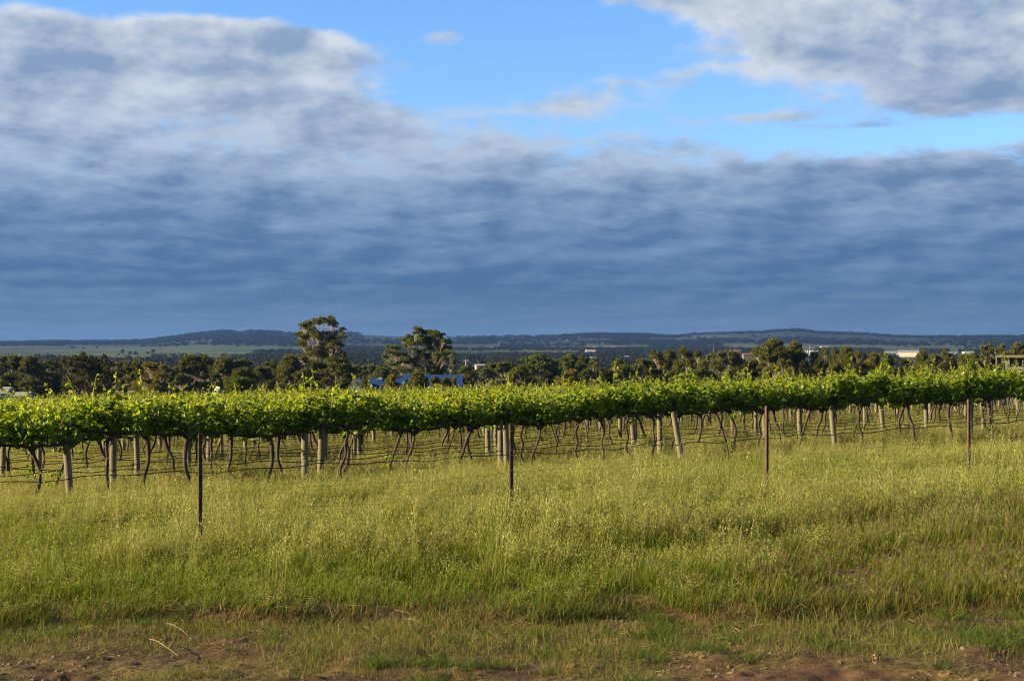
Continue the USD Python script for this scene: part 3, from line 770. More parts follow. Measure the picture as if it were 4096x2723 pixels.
# (column, top, width in pixels of the photograph, distance, form, leaf)
TT = [(-20, 1425, 110, 345, 'dome', 'grey'), (47, 1414, 135, 330, 'dome', 'grey'), (122, 1418, 100, 320, 'dome', 'olive'), (195, 1436, 100, 350, 'tall', 'grey'), (335, 1415, 125, 290, 'dome', 'olive'), (440, 1452, 90, 340, 'dome', 'grey'),
      (508, 1438, 120, 330, 'dome', 'grey'), (556, 1437, 80, 315, 'tall', 'olive'), (626, 1445, 115, 265, 'open', 'golden'), (700, 1462, 85, 330, 'dome', 'grey'), (765, 1414, 130, 320, 'dome', 'olive'), (822, 1417, 105, 340, 'tall', 'olive'), (905, 1423, 115, 330, 'dome', 'olive'), (972, 1429, 90, 350, 'tall', 'grey'),
      (962, 1468, 110, 235, 'dome', 'olive'), (1045, 1461, 95, 250, 'dome', 'grey'), (956, 1505, 108, 175, 'bush', 'green'), (1080, 1438, 66, 350, 'tall', 'grey'), (120, 1516, 130, 235, 'bush', 'olive'), (605, 1510, 95, 225, 'open', 'golden'), (30, 1500, 120, 250, 'bush', 'dark'),
      (1150, 1414, 105, 288, 'dome', 'olive'), (1352, 1424, 120, 285, 'tall', 'olive'), (1215, 1470, 120, 270, 'bush', 'olive'), (1390, 1490, 80, 270, 'bush', 'dark'),
      (1424, 1456, 68, 420, 'tall', 'grey'), (1475, 1455, 76, 430, 'dome', 'grey'), (1519, 1465, 88, 400, 'dome', 'olive'), (1459, 1503, 32, 235, 'tall', 'olive'), (1562, 1498, 78, 235, 'bush', 'golden'), (1664, 1484, 78, 240, 'dome', 'olive'), (1625, 1500, 60, 260, 'bush', 'olive'),
      (1809, 1424, 30, 330, 'poplar', 'grey'), (1862, 1462, 82, 400, 'dome', 'olive'), (1914, 1466, 70, 410, 'dome', 'grey'), (1968, 1447, 84, 390, 'dome', 'grey'), (2026, 1440, 92, 380, 'tall', 'grey'), (1850, 1498, 120, 265, 'bush', 'golden'), (1790, 1512, 62, 240, 'bush', 'dark'), (1740, 1500, 60, 238, 'bush', 'olive'), (1700, 1504, 50, 236, 'bush', 'dark'), (1780, 1506, 46, 236, 'bush', 'olive'), (1812, 1508, 50, 238, 'bush', 'golden'),
      (2082, 1458, 85, 340, 'dome', 'olive'), (2150, 1413, 122, 375, 'dome', 'green'), (2098, 1478, 80, 300, 'open', 'golden'), (2232, 1431, 62, 400, 'tall', 'grey'), (2280, 1412, 84, 390, 'dome', 'green'), (2333, 1414, 58, 395, 'tall', 'olive'), (2282, 1476, 105, 300, 'bush', 'golden'), (2384, 1438, 78, 350, 'open', 'olive'), (2345, 1470, 70, 310, 'bush', 'olive'),
      (2474, 1433, 68, 410, 'dome', 'olive'), (2494, 1456, 112, 330, 'dome', 'olive'), (2570, 1428, 84, 360, 'dome', 'grey'), (2625, 1397, 70, 370, 'tall', 'olive'), (2674, 1393, 76, 385, 'dome', 'olive'), (2738, 1383, 76, 380, 'tall', 'olive'), (2798, 1394, 64, 400, 'open', 'olive'), (2850, 1407, 62, 410, 'tall', 'grey'), (2910, 1395, 118, 365, 'dome', 'grey'), (2960, 1420, 60, 390, 'tall', 'olive'),
      (2430, 1478, 110, 290, 'bush', 'dark'), (2600, 1470, 130, 300, 'bush', 'dark'), (2700, 1472, 120, 300, 'bush', 'olive'), (2805, 1462, 110, 310, 'bush', 'olive'), (2190, 1488, 95, 290, 'bush', 'dark'),
      (3040, 1385, 95, 335, 'tall', 'olive'), (3097, 1349, 128, 330, 'dome', 'olive'), (3182, 1360, 90, 335, 'dome', 'olive'), (3140, 1430, 64, 285, 'open', 'golden'), (3000, 1440, 110, 310, 'bush', 'dark'), (3215, 1440, 80, 320, 'bush', 'dark'),
      (3265, 1404, 62, 330, 'tall', 'olive'), (3306, 1381, 50, 340, 'open', 'olive'), (3343, 1386, 42, 350, 'tall', 'olive'), (3380, 1379, 78, 330, 'dome', 'olive'), (3446, 1399, 66, 335, 'open', 'golden'), (3490, 1404, 66, 360, 'dome', 'olive'), (3540, 1408, 70, 370, 'tall', 'grey'), (3618, 1433, 100, 270, 'bush', 'dark'),
      (3340, 1440, 100, 300, 'bush', 'olive'), (3440, 1446, 90, 300, 'bush', 'dark'), (3520, 1450, 80, 300, 'bush', 'olive'), (3692, 1395, 64, 380, 'dome', 'olive'), (3736, 1409, 70, 370, 'dome', 'grey'), (3790, 1398, 58, 360, 'tall', 'olive'), (3850, 1409, 74, 380, 'dome', 'olive'), (3906, 1408, 60, 370, 'tall', 'olive'), (3700, 1444, 80, 320, 'bush', 'olive'), (3790, 1444, 90, 310, 'bush', 'dark'), (3880, 1444, 90, 310, 'bush', 'olive'),
      (3952, 1367, 66, 350, 'tall', 'grey'), (4003, 1371, 78, 345, 'dome', 'grey'), (4025, 1402, 80, 320, 'dome', 'olive'), (4075, 1364, 84, 330, 'dome', 'olive'), (4130, 1370, 80, 330, 'dome', 'olive'), (3960, 1425, 80, 300, 'bush', 'dark')]
TT.sort()
tr_ = np.random.default_rng(12); same = {}
for (sx, sy, w, Y, form, lf) in TT:
    same.setdefault((form, lf), []).append(sx)
for (sx, sy, w, Y, form, lf) in TT:
    opts = TREES[(form, lf)]; c, top, wid = opts[int(tr_.integers(len(opts)))]
    b = at(sx, Y); h = up(sy, Y) - b[2] + .2; width = w / F * Y * 1.08
    i = same[(form, lf)].index(sx); n = len(same[(form, lf)])
    pos = f'{ORD[i]} from the left' if n > 1 else 'standing behind the vines'
    near = 'behind the left vines' if sx < 1300 else 'behind the middle vines' if sx < 2700 else 'behind the right vines'
    copy_of(c, 'poplar_tree' if form == 'poplar' else 'bushy_tree' if form == 'bush' else 'gum_tree', b, tr_.uniform(-.5, .5), (width / wid, width / wid, h / top),
            f'{LOOK[(form, lf)]} {near}, {pos}', 'tree', 'trees in the belt beyond the vineyard')

# the two tall gums and the dark spreading tree are modelled after the photograph, clump by clump
def hero(name, label, Y, clumps, trunk_px, base_px, leaf, bark, seed, depth, **kw):
    b = at(trunk_px, Y); r = np.random.default_rng(seed)
    s = Y / F; L = []
    for (px, py, pr) in clumps:
        L.append(((px - trunk_px) * s, r.normal(0, depth), up(py, Y) - b[2], pr * s))
        if pr > 12: L.append(((px - trunk_px) * s + r.normal(0, .5), r.normal(0, depth), up(py, Y) - b[2] + r.normal(0, .4), pr * s * .8))
    o = thing(name, label, 'tree', tuple(b))
    put_tree(o, tree_meshes(L, (0, 0, 0), seed, **kw), leaf, bark)


def zz(ox, k, rows): return [(ox + x * k, 1200 + y * k, r * k * 1.12) for x, y, r in rows]


hero('gum_tree', 'tallest gum tree, with separate dark clumps and pale trunk, rising above the hills', 290,
     zz(1000, .4663, [(640, 190, 48), (690, 185, 45), (600, 205, 35), (720, 225, 32), (500, 220, 48), (460, 250, 38), (440, 215, 26), (410, 300, 26), (440, 320, 38), (540, 250, 34), (500, 310, 46), (570, 300, 50), (430, 370, 40), (470, 350, 35), (590, 330, 45), (650, 290, 34), (690, 300, 36), (720, 320, 34), (780, 275, 30), (800, 310, 26), (770, 320, 20), (680, 350, 34), (740, 390, 46), (790, 400, 26), (700, 400, 46), (620, 400, 36), (510, 430, 34), (590, 440, 42), (660, 440, 48), (730, 450, 46), (780, 470, 36), (560, 490, 52), (640, 500, 50), (720, 510, 58), (790, 530, 46), (470, 520, 46), (420, 500, 40), (540, 560, 58), (620, 580, 56), (700, 590, 60), (780, 600, 56), (520, 630, 52), (600, 650, 50), (820, 640, 44), (720, 660, 52)]),
     1290, 1600, M_GUM[0], M_TRUNK, 41, 1.9, trunk_r=.34, cards_per=800, card=.30, stems=2, puff=10, flat=.95)
hero('gum_tree', 'second tall gum tree, broad and light green with white limbs, right of the tallest one', 300,
     zz(1000, .4663, [(1450, 255, 34), (1480, 290, 40), (1430, 290, 28), (1520, 280, 38), (1580, 300, 44), (1620, 320, 38), (1650, 300, 26), (1660, 350, 36), (1700, 370, 30), (1540, 330, 44), (1450, 330, 46), (1380, 330, 40), (1330, 350, 38), (1300, 350, 22), (1340, 390, 34), (1400, 370, 44), (1480, 380, 46), (1560, 380, 44), (1620, 390, 42), (1700, 420, 34), (1730, 455, 26), (1680, 460, 36), (1620, 450, 42), (1550, 440, 42), (1470, 440, 36), (1400, 430, 34), (1260, 420, 30), (1220, 410, 32), (1200, 450, 34), (1240, 460, 38), (1150, 490, 26), (1190, 500, 32), (1270, 480, 30), (1320, 480, 36), (1310, 540, 40), (1230, 550, 36), (1180, 560, 32), (1370, 530, 36), (1450, 500, 34), (1530, 500, 44), (1600, 510, 44), (1660, 520, 36), (1560, 570, 44), (1640, 580, 40), (1420, 570, 36), (1270, 610, 38), (1500, 620, 36), (1600, 640, 40), (1350, 620, 34)]),
     1690, 1610, M_GUM[3], M_TRUNK, 52, 1.9, trunk_r=.24, cards_per=800, card=.30, stems=3, puff=10, flat=.95)
hero('pine_tree', 'dark spreading flat topped tree with bare lower branches at the left, darkest in the belt', 205,
     zz(0, .4663, [(510, 530, 44), (560, 505, 40), (620, 510, 44), (680, 515, 46), (740, 520, 48), (800, 530, 46), (860, 545, 46), (900, 560, 40), (935, 590, 40), (490, 570, 32), (540, 560, 36), (590, 560, 40), (660, 570, 50), (730, 580, 54), (800, 590, 54), (870, 610, 52), (940, 640, 46), (970, 670, 40), (985, 700, 34), (900, 680, 54), (820, 670, 54), (740, 650, 48), (640, 620, 40), (540, 690, 36), (590, 730, 46), (660, 740, 46), (520, 740, 36), (760, 740, 56), (850, 750, 56), (930, 750, 50), (620, 680, 30)]),
     352, 1600, M_GUM[2], M_DARKTRUNK, 63, 1.2, trunk_r=.32, cards_per=330, card=.30, stems=3, puff=9, droop=.2, flat=.6)

# ------------------------------------------------------------------ far woods: masses of trees over the valley and hills
def far_tree(seed, n=150):
    r = np.random.default_rng(seed)
    m = 9; a = r.uniform(0, 6.28, m); q = r.uniform(.2, 1, m) ** .5
    pc = np.column_stack([3.0 * q * np.cos(a), 3.0 * q * np.sin(a), r.uniform(3.0, 7.2, m) - 1.2 * q]); pr = r.uniform(1.5, 2.4, m)
    w = r.integers(0, m, n); e = r.normal(0, 1, (n, 3)); e /= np.linalg.norm(e, axis=1, keepdims=True)
    c = pc[w] + e * pr[w][:, None] * [1, 1, .75]
    v, f = cards(c, r.normal(0, 1, (n, 3)) + [0, 0, -.3], e + r.normal(0, .5, (n, 3)), r.uniform(.9, 1.9, n), r.uniform(.7, 1.4, n), CARD_T, CARD_F)
    tv, tf = tube([(0, 0, -1), (0, .1, 2), (.1, 0, 5)], [.35, .28, .1], 5)
    return (v, f), (tv, tf)


def far_proto(seed):
    c, t = far_tree(seed)
    def build(path):
        x = UsdGeom.Xform.Define(stage, path).GetPrim(); part(x, 'crown', c, M_FAR); part(x, 'trunk', t, M_DARKTRUNK); return x.GetPath()
    return build


fr = np.random.default_rng(99)
N_ = 60000
Y = np.exp(fr.uniform(math.log(560), math.log(7300), N_)); az = fr.uniform(-.38, .38, N_)
Xf = Y * np.tan(az); sx = 2048 + np.tan(az) * F
zf = terrain(Xf, Y, False); py = 1361.5 - (zf - EYE) / Y * F
strip = fb(Xf, Y * .55, 420, 131, 4); patchy = fb(Xf, Y, 1500, 141, 3)
dens = np.clip((strip - .47 + .3 * (patchy - .5)) * 7, 0, 1)
left = smooth(1250, 800, sx)
dens = np.where((Y > 1500) & (Y < 4300), dens * (1 - .93 * left), dens)
dens = np.where((Y > 4200) & (strip > .44), np.maximum(dens, .85), dens)
dens = np.where((Y < 1500) & (sx < 1750), np.maximum(dens, .55), dens)
right = smooth(1650, 2100, sx)
dens = np.maximum(dens, right * np.clip((strip - .40) * 6, 0, .9))
def clear(x0, x1, y0, y1):
    global dens
    dens = np.where((sx > x0) & (sx < x1) & (py > y0) & (py < y1), 0, dens)
# open fields that the photograph shows
clear(1385, 1550, 1379, 1392); clear(1800, 2000, 1380, 1400); clear(2345, 2600, 1381, 1396); clear(1400, 1550, 1452, 1470); clear(2120, 2260, 1366, 1374); clear(2310, 2450, 1356, 1370); clear(2600, 2790, 1353, 1368); clear(2890, 3010, 1376, 1392); clear(1000, 1240, 1390, 1413); clear(560, 1000, 1389, 1432); clear(-200, 560, 1386, 1440)
clear(1830, 1960, 1450, 1470); clear(3585, 3690, 1392, 1500); clear(3196, 3268, 1392, 1500); clear(3530, 3590, 1400, 1440); clear(3790, 3840, 1404, 1440); clear(2400, 2440, 1440, 1470)
keep = fr.random(N_) < dens * .75
Xk, Yk, zk = Xf[keep], Y[keep], zf[keep]
sc = fr.uniform(.75, 1.35, len(Xk)) * np.interp(Yk, [500, 3000, 7000], [.8, 1.0, 1.5])
print('far trees', len(Xk))
instancer('distant_woodland', [far_proto(200 + i) for i in range(5)], np.column_stack([Xk, Yk, zk]), fr.uniform(-3, 3, len(Xk)), np.column_stack([sc * 1.25, sc * 1.25, sc]), fr.integers(0, 5, len(Xk)), 'dark far-off woods and shelter belts across the valley and hills', 'woodland')

# single trees that stand out on the green fields at the left
FARK = class_prim('far_tree_kind')
_c, _t = far_tree(210, 260); part(FARK, 'crown', _c, M_FAR, kind='stuff'); part(FARK, 'trunk', _t, M_DARKTRUNK)
for i, (px, ptop, pbase, wpx, lab) in enumerate([(240, 1416, 1428, 20, 'small dark tree on the green field above the dark spreading tree'), (326, 1402, 1410, 10, 'tiny dark bush alone in the far green field at the left'), (473, 1411, 1420, 13, 'smallest of the lone trees on the left green field'), (489, 1392, 1417, 16, 'leaning lone tree, leftmost tall one on the left green field'),
                                                 (522, 1401, 1419, 18, 'rounded tree of the middle pair on the left green field'), (544, 1401, 1421, 20, 'larger tree of the middle pair on the left green field'), (590, 1403, 1417, 15, 'low tree next to the tallest lone field tree'), (609, 1392, 1413, 22, 'tallest lone tree on the left green field'), (292, 1384, 1394, 22, 'dark rounded tree beside the tan strip at the far left'), (335, 1388, 1395, 16, 'low dark tree on the tan strip at the far left'), (388, 1384, 1394, 12, 'pale edged tree at the right end of the far tan strip')]):
    Ys = np.arange(700, 5500, 10.0); zz_ = terrain((px - 2048) / F * Ys, Ys, False); pp = 1361.5 - (zz_ - EYE) / Ys * F
    Yb = Ys[np.argmin(np.abs(pp - pbase))]; b = at(px, Yb)
    h = (pbase - ptop) / F * Yb; w = wpx / F * Yb
    copy_of(FARK, 'field_tree', b, i * 1.3, (w / 9, w / 9, h / 9), lab, 'tree', 'lone trees on the far green fields')

# ------------------------------------------------------------------ buildings
M_WHITE = plain('white_weatherboard', (.55, .54, .52), 0.7)
M_BLUE = noise_mat('blue_roofing_metal', [(0.3, (.008, .028, .115)), (0.7, (.013, .04, .155))], 1.0, 0.85, spec=.1, stretch=(6, 1, 1))
M_GREY = plain('grey_galvanised', (.22, .235, .25), 0.7)
M_CREAM = plain('cream_cladding', (.42, .40, .34), 0.75)
M_CONC = noise_mat('shade_darkened_grey_cladding', [(0.3, (.085, .098, .11)), (0.7, (.13, .145, .155))], 1.6, 0.85, stretch=(1, 1, 5))  # shade put into the grey, so the sunlit front wall looks shaded
M_DARK = plain('dark_window_glass', (.012, .014, .016), 0.15, spec=0.6)
M_TIMBER = plain('dark_timber', (.10, .085, .065), 0.8)
M_RED = plain('red_roofing', (.15, .07, .055), 0.85)
M_PALEGREEN = plain('pale_green_roofing', (.20, .27, .22), 0.8, spec=.1)
M_SLATE = plain('pale_slate_roof', (.22, .235, .26), 0.85, spec=.1)


def prism(x0, x1, y0, y1, z0, z1, ridge='x', over=.3, t=.12):
    """Two-sided pitched roof, ridge along x or y: two thick slopes."""
    out = []
    if ridge == 'x':
        ym = (y0 + y1) / 2
        for s, ye in ((-1, y0 - over), (1, y1 + over)):
            a = [(x0 - over, ye, z0), (x1 + over, ye, z0), (x1 + over, ym, z1), (x0 - over, ym, z1)]
            v = np.array(a + [(p[0], p[1], p[2] + t) for p in a]); out.append(v)
    else:
        xm = (x0 + x1) / 2
        for s, xe in ((-1, x0 - over), (1, x1 + over)):
            a = [(xe, y0 - over, z0), (xe, y1 + over, z0), (xm, y1 + over, z1), (xm, y0 - over, z1)]
            v = np.array(a + [(p[0], p[1], p[2] + t) for p in a]); out.append(v)
    f = np.array([(0, 1, 2), (0, 2, 3), (4, 6, 5), (4, 7, 6), (0, 4, 5), (0, 5, 1), (1, 5, 6), (1, 6, 2), (2, 6, 7), (2, 7, 3), (3, 7, 4), (3, 4, 0)])
    return [(v, f) for v in out]


def gable(x0, x1, y, z0, z1, th=.15, axis='y'):
    """Triangular gable wall facing along y (or x when axis is 'x': then x0, x1 are y values and y the x position)."""
    xm = (x0 + x1) / 2
    p = [(x0, z0), (x1, z0), (xm, z1)]
    if axis == 'y': v = np.array([(a, y, b) for a, b in p] + [(a, y + th, b) for a, b in p])
    else: v = np.array([(y, a, b) for a, b in p] + [(y + th, a, b) for a, b in p])
    return v, np.array([(0, 1, 2), (3, 5, 4), (0, 3, 4), (0, 4, 1), (1, 4, 5), (1, 5, 2), (2, 5, 3), (2, 3, 0)])


def simple_house(name, label, cat, px, Y, wpx, eave_px, ridge_px, wall, roof, depth=7.0, rz=0.0, ridge='x', windows=2):
    if Y is None:                    # stand it where the ground meets the foot of its walls
        Ys = np.arange(2600, 6900, 20.0); pp = 1361.5 - (terrain((px - 2048) / F * Ys, Ys, False) - EYE) / Ys * F
        Y = float(Ys[np.argmin(np.abs(pp - (eave_px + (eave_px - ridge_px) * 1.2)))])
    b = at(px, Y); s = Y / F; w = wpx * s; ze, zr = up(eave_px, Y) - b[2], up(ridge_px, Y) - b[2]
    o = thing(name, label, cat, tuple(b), rz)
    part(o, 'walls', box(-w / 2, w / 2, 0, depth, -.6, ze), wall)
    for q in prism(-w / 2, w / 2, 0, depth, ze + .01, zr, ridge, .35): part(o, 'roof', q, roof)
    if ridge == 'x':
        for x in (-w / 2, w / 2 - .15): part(o, 'gable', gable(0.02, depth - .02, x, ze + .012, zr - .02, .15, 'x'), wall)
    else: part(o, 'gable', gable(-w / 2 + .02, w / 2 - .02, 0.0, ze + .012, zr - .02), wall)
    for i in range(windows):
        x = -w / 2 + w * (i + .5) / windows
        fr_ = part(o, 'window', box(x - .6, x + .6, -.05, .02, max(.4, ze - 1.7), ze - .5), M_DARK)
    return o


# house with a long blue roof and a white gable just showing over the vines
Yh = 250.0; b = at(1600, Yh); k = Yh / F
hx = lambda px: (px - 1600) * k
hz = lambda py: up(py, Yh) - b[2]
h = thing('blue_roofed_house', 'white house with long blue metal roofs and a white gable behind the vines', 'house', tuple(b))
part(h, 'walls', box(hx(1470), hx(1830), 0.6, 9.4, -.6, hz(1562)), M_WHITE)
for q in prism(hx(1475), hx(1610), 0, 10, hz(1558), hz(1519), 'x', .3): part(h, 'roof', q, M_BLUE)
for q in prism(hx(1600), hx(1840), 3.0, 15, hz(1548), hz(1506), 'x', .3): part(h, 'roof', q, M_BLUE)
part(h, 'rear_wall', box(hx(1600), hx(1838), 3.5, 14.5, -.6, hz(1550)), M_WHITE)
for q in prism(hx(1396), hx(1449), -2.5, 7, hz(1566), hz(1519), 'y', .15): part(h, 'roof', q, M_SLATE, label='pale slate roof of the gabled wing')
part(h, 'gable', gable(hx(1397), hx(1448), -2.4, hz(1566), hz(1520)), M_WHITE)
part(h, 'wing_wall', box(hx(1398), hx(1447), -2.4, 7, -.6, hz(1567)), M_WHITE)
part(h, 'gable_window', box(hx(1422) - .35, hx(1422) + .35, -2.46, -2.40, hz(1566) - .2, hz(1552)), M_DARK)
for q in prism(hx(1506), hx(1521), 1.0, 5.2, hz(1519), hz(1511), 'y', .06, .06): part(h, 'dormer', q, M_WHITE)
part(h, 'dormer_gable', gable(hx(1507), hx(1520), 1.0, hz(1519), hz(1511.5), .08), M_WHITE)
for x in (1500, 1540, 1580, 1650, 1700, 1760): part(h, 'window', box(hx(x) - .6, hx(x) + .6, .52, .62, .9, 2.1), M_DARK)

simple_house('grey_shed', 'pale grey tin roofed shed at the far left edge beyond the vines', 'shed', 2, 215, 30, 1577, 1562, M_GREY, M_GREY, 6, .2)
simple_house('grey_shed', 'smaller stepped tin shed roof rising behind the far left shed', 'shed', 16, 228, 12, 1564, 1551, M_CREAM, M_SLATE, 5, .1, windows=1)
simple_house('grey_shed', 'long low grey shed roof under the trees at the left edge', 'shed', 74, 222, 44, 1585, 1573, M_GREY, M_GREY, 6, .05)
simple_house('grey_shed', 'steep pale grey roof poking over the vines beside the green bush', 'shed', 880, 190, 30, 1590, 1553, M_GREY, M_SLATE, 6, .25, 'y', 1)
simple_house('white_shed', 'small white shed showing between the trunks at the left', 'shed', 520, 260, 18, 1575, 1566, M_WHITE, M_SLATE, 5, 0, windows=1)

# boxy shed at the right-hand edge
Ys = 112.0; b = at(4050, Ys); k = Ys / F
sx_ = lambda px: (px - 4050) * k
sz = lambda py: up(py, Ys) - b[2]
h = thing('flat_roofed_shed', 'grey flat roofed shed with a dark opening at the right edge behind the vines', 'shed', tuple(b), -.31)
top = sz(1428)
part(h, 'wall_panel', box(sx_(3993), sx_(4037), 0, .12, -.5, top), M_CONC)
part(h, 'wall_panel', box(sx_(4089), sx_(4230), 0, .12, -.5, top), M_CONC)
part(h, 'sill_wall', box(sx_(4038), sx_(4088), 0.002, .12, -.5, sz(1466)), M_CONC)
part(h, 'dark_opening', box(sx_(4038), sx_(4088), .35, .42, sz(1466), top - .02), M_DARK)
for px in (4037.5, 4064, 4088): part(h, 'mullion', box(sx_(px) - .03, sx_(px) + .03, -.04, .34, sz(1467), top - .01), M_TIMBER)
part(h, 'side_wall', box(sx_(3991), sx_(3993) - .003, 0.01, 4, -.5, top), M_CONC)
part(h, 'back_wall', box(sx_(3991), sx_(4230), 4.0, 4.1, -.5, top), M_CONC)
part(h, 'roof', box(sx_(3985), sx_(4236), -.35, 4.4, top + .004, sz(1422.5)), M_GREY)
part(h, 'fascia', box(sx_(3984), sx_(4237), -.40, -.352, top - .03, sz(1420.5)), M_TIMBER)
v, f = box(0, .10, -.3, .0, -.5, top); v[:, 0] += np.where(v[:, 2] > 0, sx_(3985.5), sx_(3992)) ; part(h, 'brace', (v, f), M_TIMBER)

# church steeple, tanks, warehouses and farm roofs far down the valley
Yc = 2500.0; b = at(2344, Yc); k = Yc / F; t_ = up(1395, Yc) - b[2]
ch = thing('church', 'tiny white church spire rising from the dark trees in the valley', 'church', tuple(b))
part(ch, 'tower', box(-1.8, 1.8, -1.8, 1.8, -1, t_ - 6), M_WHITE)
part(ch, 'spire', (np.array([(-2.2, -2.2, t_ - 6), (2.2, -2.2, t_ - 6), (2.2, 2.2, t_ - 6), (-2.2, 2.2, t_ - 6), (0, 0, t_)]), np.array([(0, 1, 4), (1, 2, 4), (2, 3, 4), (3, 0, 4), (0, 2, 1), (0, 3, 2)])), M_WHITE)
part(ch, 'nave', box(1.9, 16, -3, 3, -1, 6), M_CREAM)
for q in prism(1.9, 16, -3, 3, 6.01, 9.5, 'x', .3): part(ch, 'roof', q, M_SLATE)

Yt = 2500.0
for i in range(7):
    px = 3210 + i * 6.9; b = at(px, Yt); t_ = up(1400.5 - (i % 3 == 0) * .6, Yt) - b[2]; r_ = 1.22
    o = thing('storage_tank', f'tall white cylindrical tank, {ORD[i]} from the left in the far row', 'tank', tuple(b), group='white tanks in a row beyond the trees')
    part(o, 'shell', tube([(0, 0, -1), (0, 0, t_ - .8)], r_, 14), M_WHITE, smooth=40)
    part(o, 'cap', tube([(0, 0, t_ - .79), (0, 0, t_ - .4), (0, 0, t_)], [r_, r_ * .8, .15], 14), M_GREY, smooth=40)
simple_house('warehouse', 'pale green roofed shed just right of the white tanks', 'shed', 3262, 2600, 26, 1408, 1402, M_CREAM, M_PALEGREEN, 16)
simple_house('warehouse', 'large cream warehouse in the valley, biggest pale building at the right', 'warehouse', 3633, 2250, 82, 1409, 1401, M_CREAM, M_SLATE, 30, -.25, windows=0)
simple_house('warehouse', 'long low pale warehouse left of the large cream one', 'warehouse', 3560, 2400, 60, 1411, 1405, M_CREAM, M_SLATE, 18, windows=0)
simple_house('warehouse', 'small pale warehouse behind the upright gum right of the tanks', 'warehouse', 3502, 2600, 34, 1408, 1403, M_WHITE, M_SLATE, 18, windows=0)
simple_house('warehouse', 'low white warehouse right of the large cream one', 'warehouse', 3812, 2300, 48, 1413, 1408, M_WHITE, M_SLATE, 18, windows=0)
simple_house('warehouse', 'pale green roofed barn at the right among the valley trees', 'barn', 3880, 2200, 42, 1412, 1405, M_CREAM, M_PALEGREEN, 18, windows=0)
simple_house('warehouse', 'low pale farm roof in front of the right hand hill', 'shed', 3300, 3200, 30, 1388, 1384, M_WHITE, M_SLATE, 16, windows=0)
simple_house('white_building', 'left one of two tiny pale buildings below the hill at the right', 'house', 3688, None, 8, 1371, 1368.5, M_SLATE, M_SLATE, 9, windows=0)
simple_house('white_building', 'right one of two tiny pale buildings below the hill at the right', 'house', 3712, None, 11, 1371, 1368, M_SLATE, M_SLATE, 9, windows=0)
simple_house('farm_building', 'long low cream farm shed in the valley right of the second tall gum', 'shed', 1930, 640, 50, 1462.5, 1457.5, M_CREAM, M_SLATE, 8, .1, windows=3)
simple_house('farm_building', 'tiny pale roof on the hill above the second tall gum', 'shed', 1916, None, 14, 1367, 1365, M_SLATE, M_SLATE, 14, windows=0)
simple_house('farm_building', 'pale blue roof among the dark valley trees below the spire', 'house', 2372, 1500, 24, 1432, 1427, M_CREAM, M_SLATE, 9, windows=0)
simple_house('farm_building', 'small pale roof in the valley right of the spire', 'house', 2508, 1600, 20, 1427, 1423, M_WHITE, M_SLATE, 9, windows=0)
simple_house('red_roofed_house', 'reddish roofed building between the grey gums right of the middle', 'house', 2952, 1300, 22, 1405, 1400, M_TIMBER, M_RED, 10, windows=0)
simple_house('red_roofed_house', 'second longer reddish roof left of the biggest gum group', 'house', 2992, 1250, 34, 1419, 1413, M_TIMBER, M_RED, 10, windows=0)
simple_house('white_gabled_house', 'left small white gable on the hillside above the spire', 'house', 2266, None, 7, 1359, 1356.5, M_WHITE, M_SLATE, 9, 0, 'y', 0)
simple_house('white_gabled_house', 'right small white gable on the hillside above the spire', 'house', 2317, None, 8, 1361, 1358.5, M_WHITE, M_SLATE, 9, 0, 'y', 0)

# masts and poles
for px, Yp, ptop, lab in ((1996, 3600, 1364, 'thin radio mast on the hill right of the second tall gum'), (2854, 2200, 1376, 'thin mast standing in the valley left of the grey gums'), (3604, 1900, 1398, 'short mast beside the large cream warehouse'), (3238, 3000, 1372, 'thin tower above the white tanks')):
    b = at(px, Yp); hh = up(ptop, Yp) - b[2]; r_ = .00011 * Yp
    o = thing('radio_mast', lab, 'mast', tuple(b))
    for a in range(3): part(o, 'leg', tube([(r_ * 2.2 * math.cos(a * 2.094), r_ * 2.2 * math.sin(a * 2.094), -1), (0.3 * r_ * math.cos(a * 2.094), .3 * r_ * math.sin(a * 2.094), hh)], [r_ * .5, r_ * .3], 5), M_GREY)
    for zf_ in (.35, .6, .8): part(o, 'brace', tube([(-r_ * 1.6 * (1 - zf_), 0, hh * zf_), (r_ * 1.6 * (1 - zf_), 0, hh * (zf_ + .06))], r_ * .3, 4), M_GREY)
b = at(1864, 600); hh = up(1437, 600) - b[2]
o = thing('power_pole', 'pale power pole with a crossarm in the valley right of the poplar', 'pole', tuple(b))
part(o, 'pole', tube([(0, 0, -1), (0, 0, hh)], [.14, .10], 8), M_WHITE); part(o, 'crossarm', box(-1.0, 1.0, -.06, .06, hh - .7, hh - .52), M_GREY)
for x in (-.8, 0.5, .85): part(o, 'insulator', tube([(x, 0, hh - .52), (x, 0, hh - .3)], .06, 6), M_WHITE)

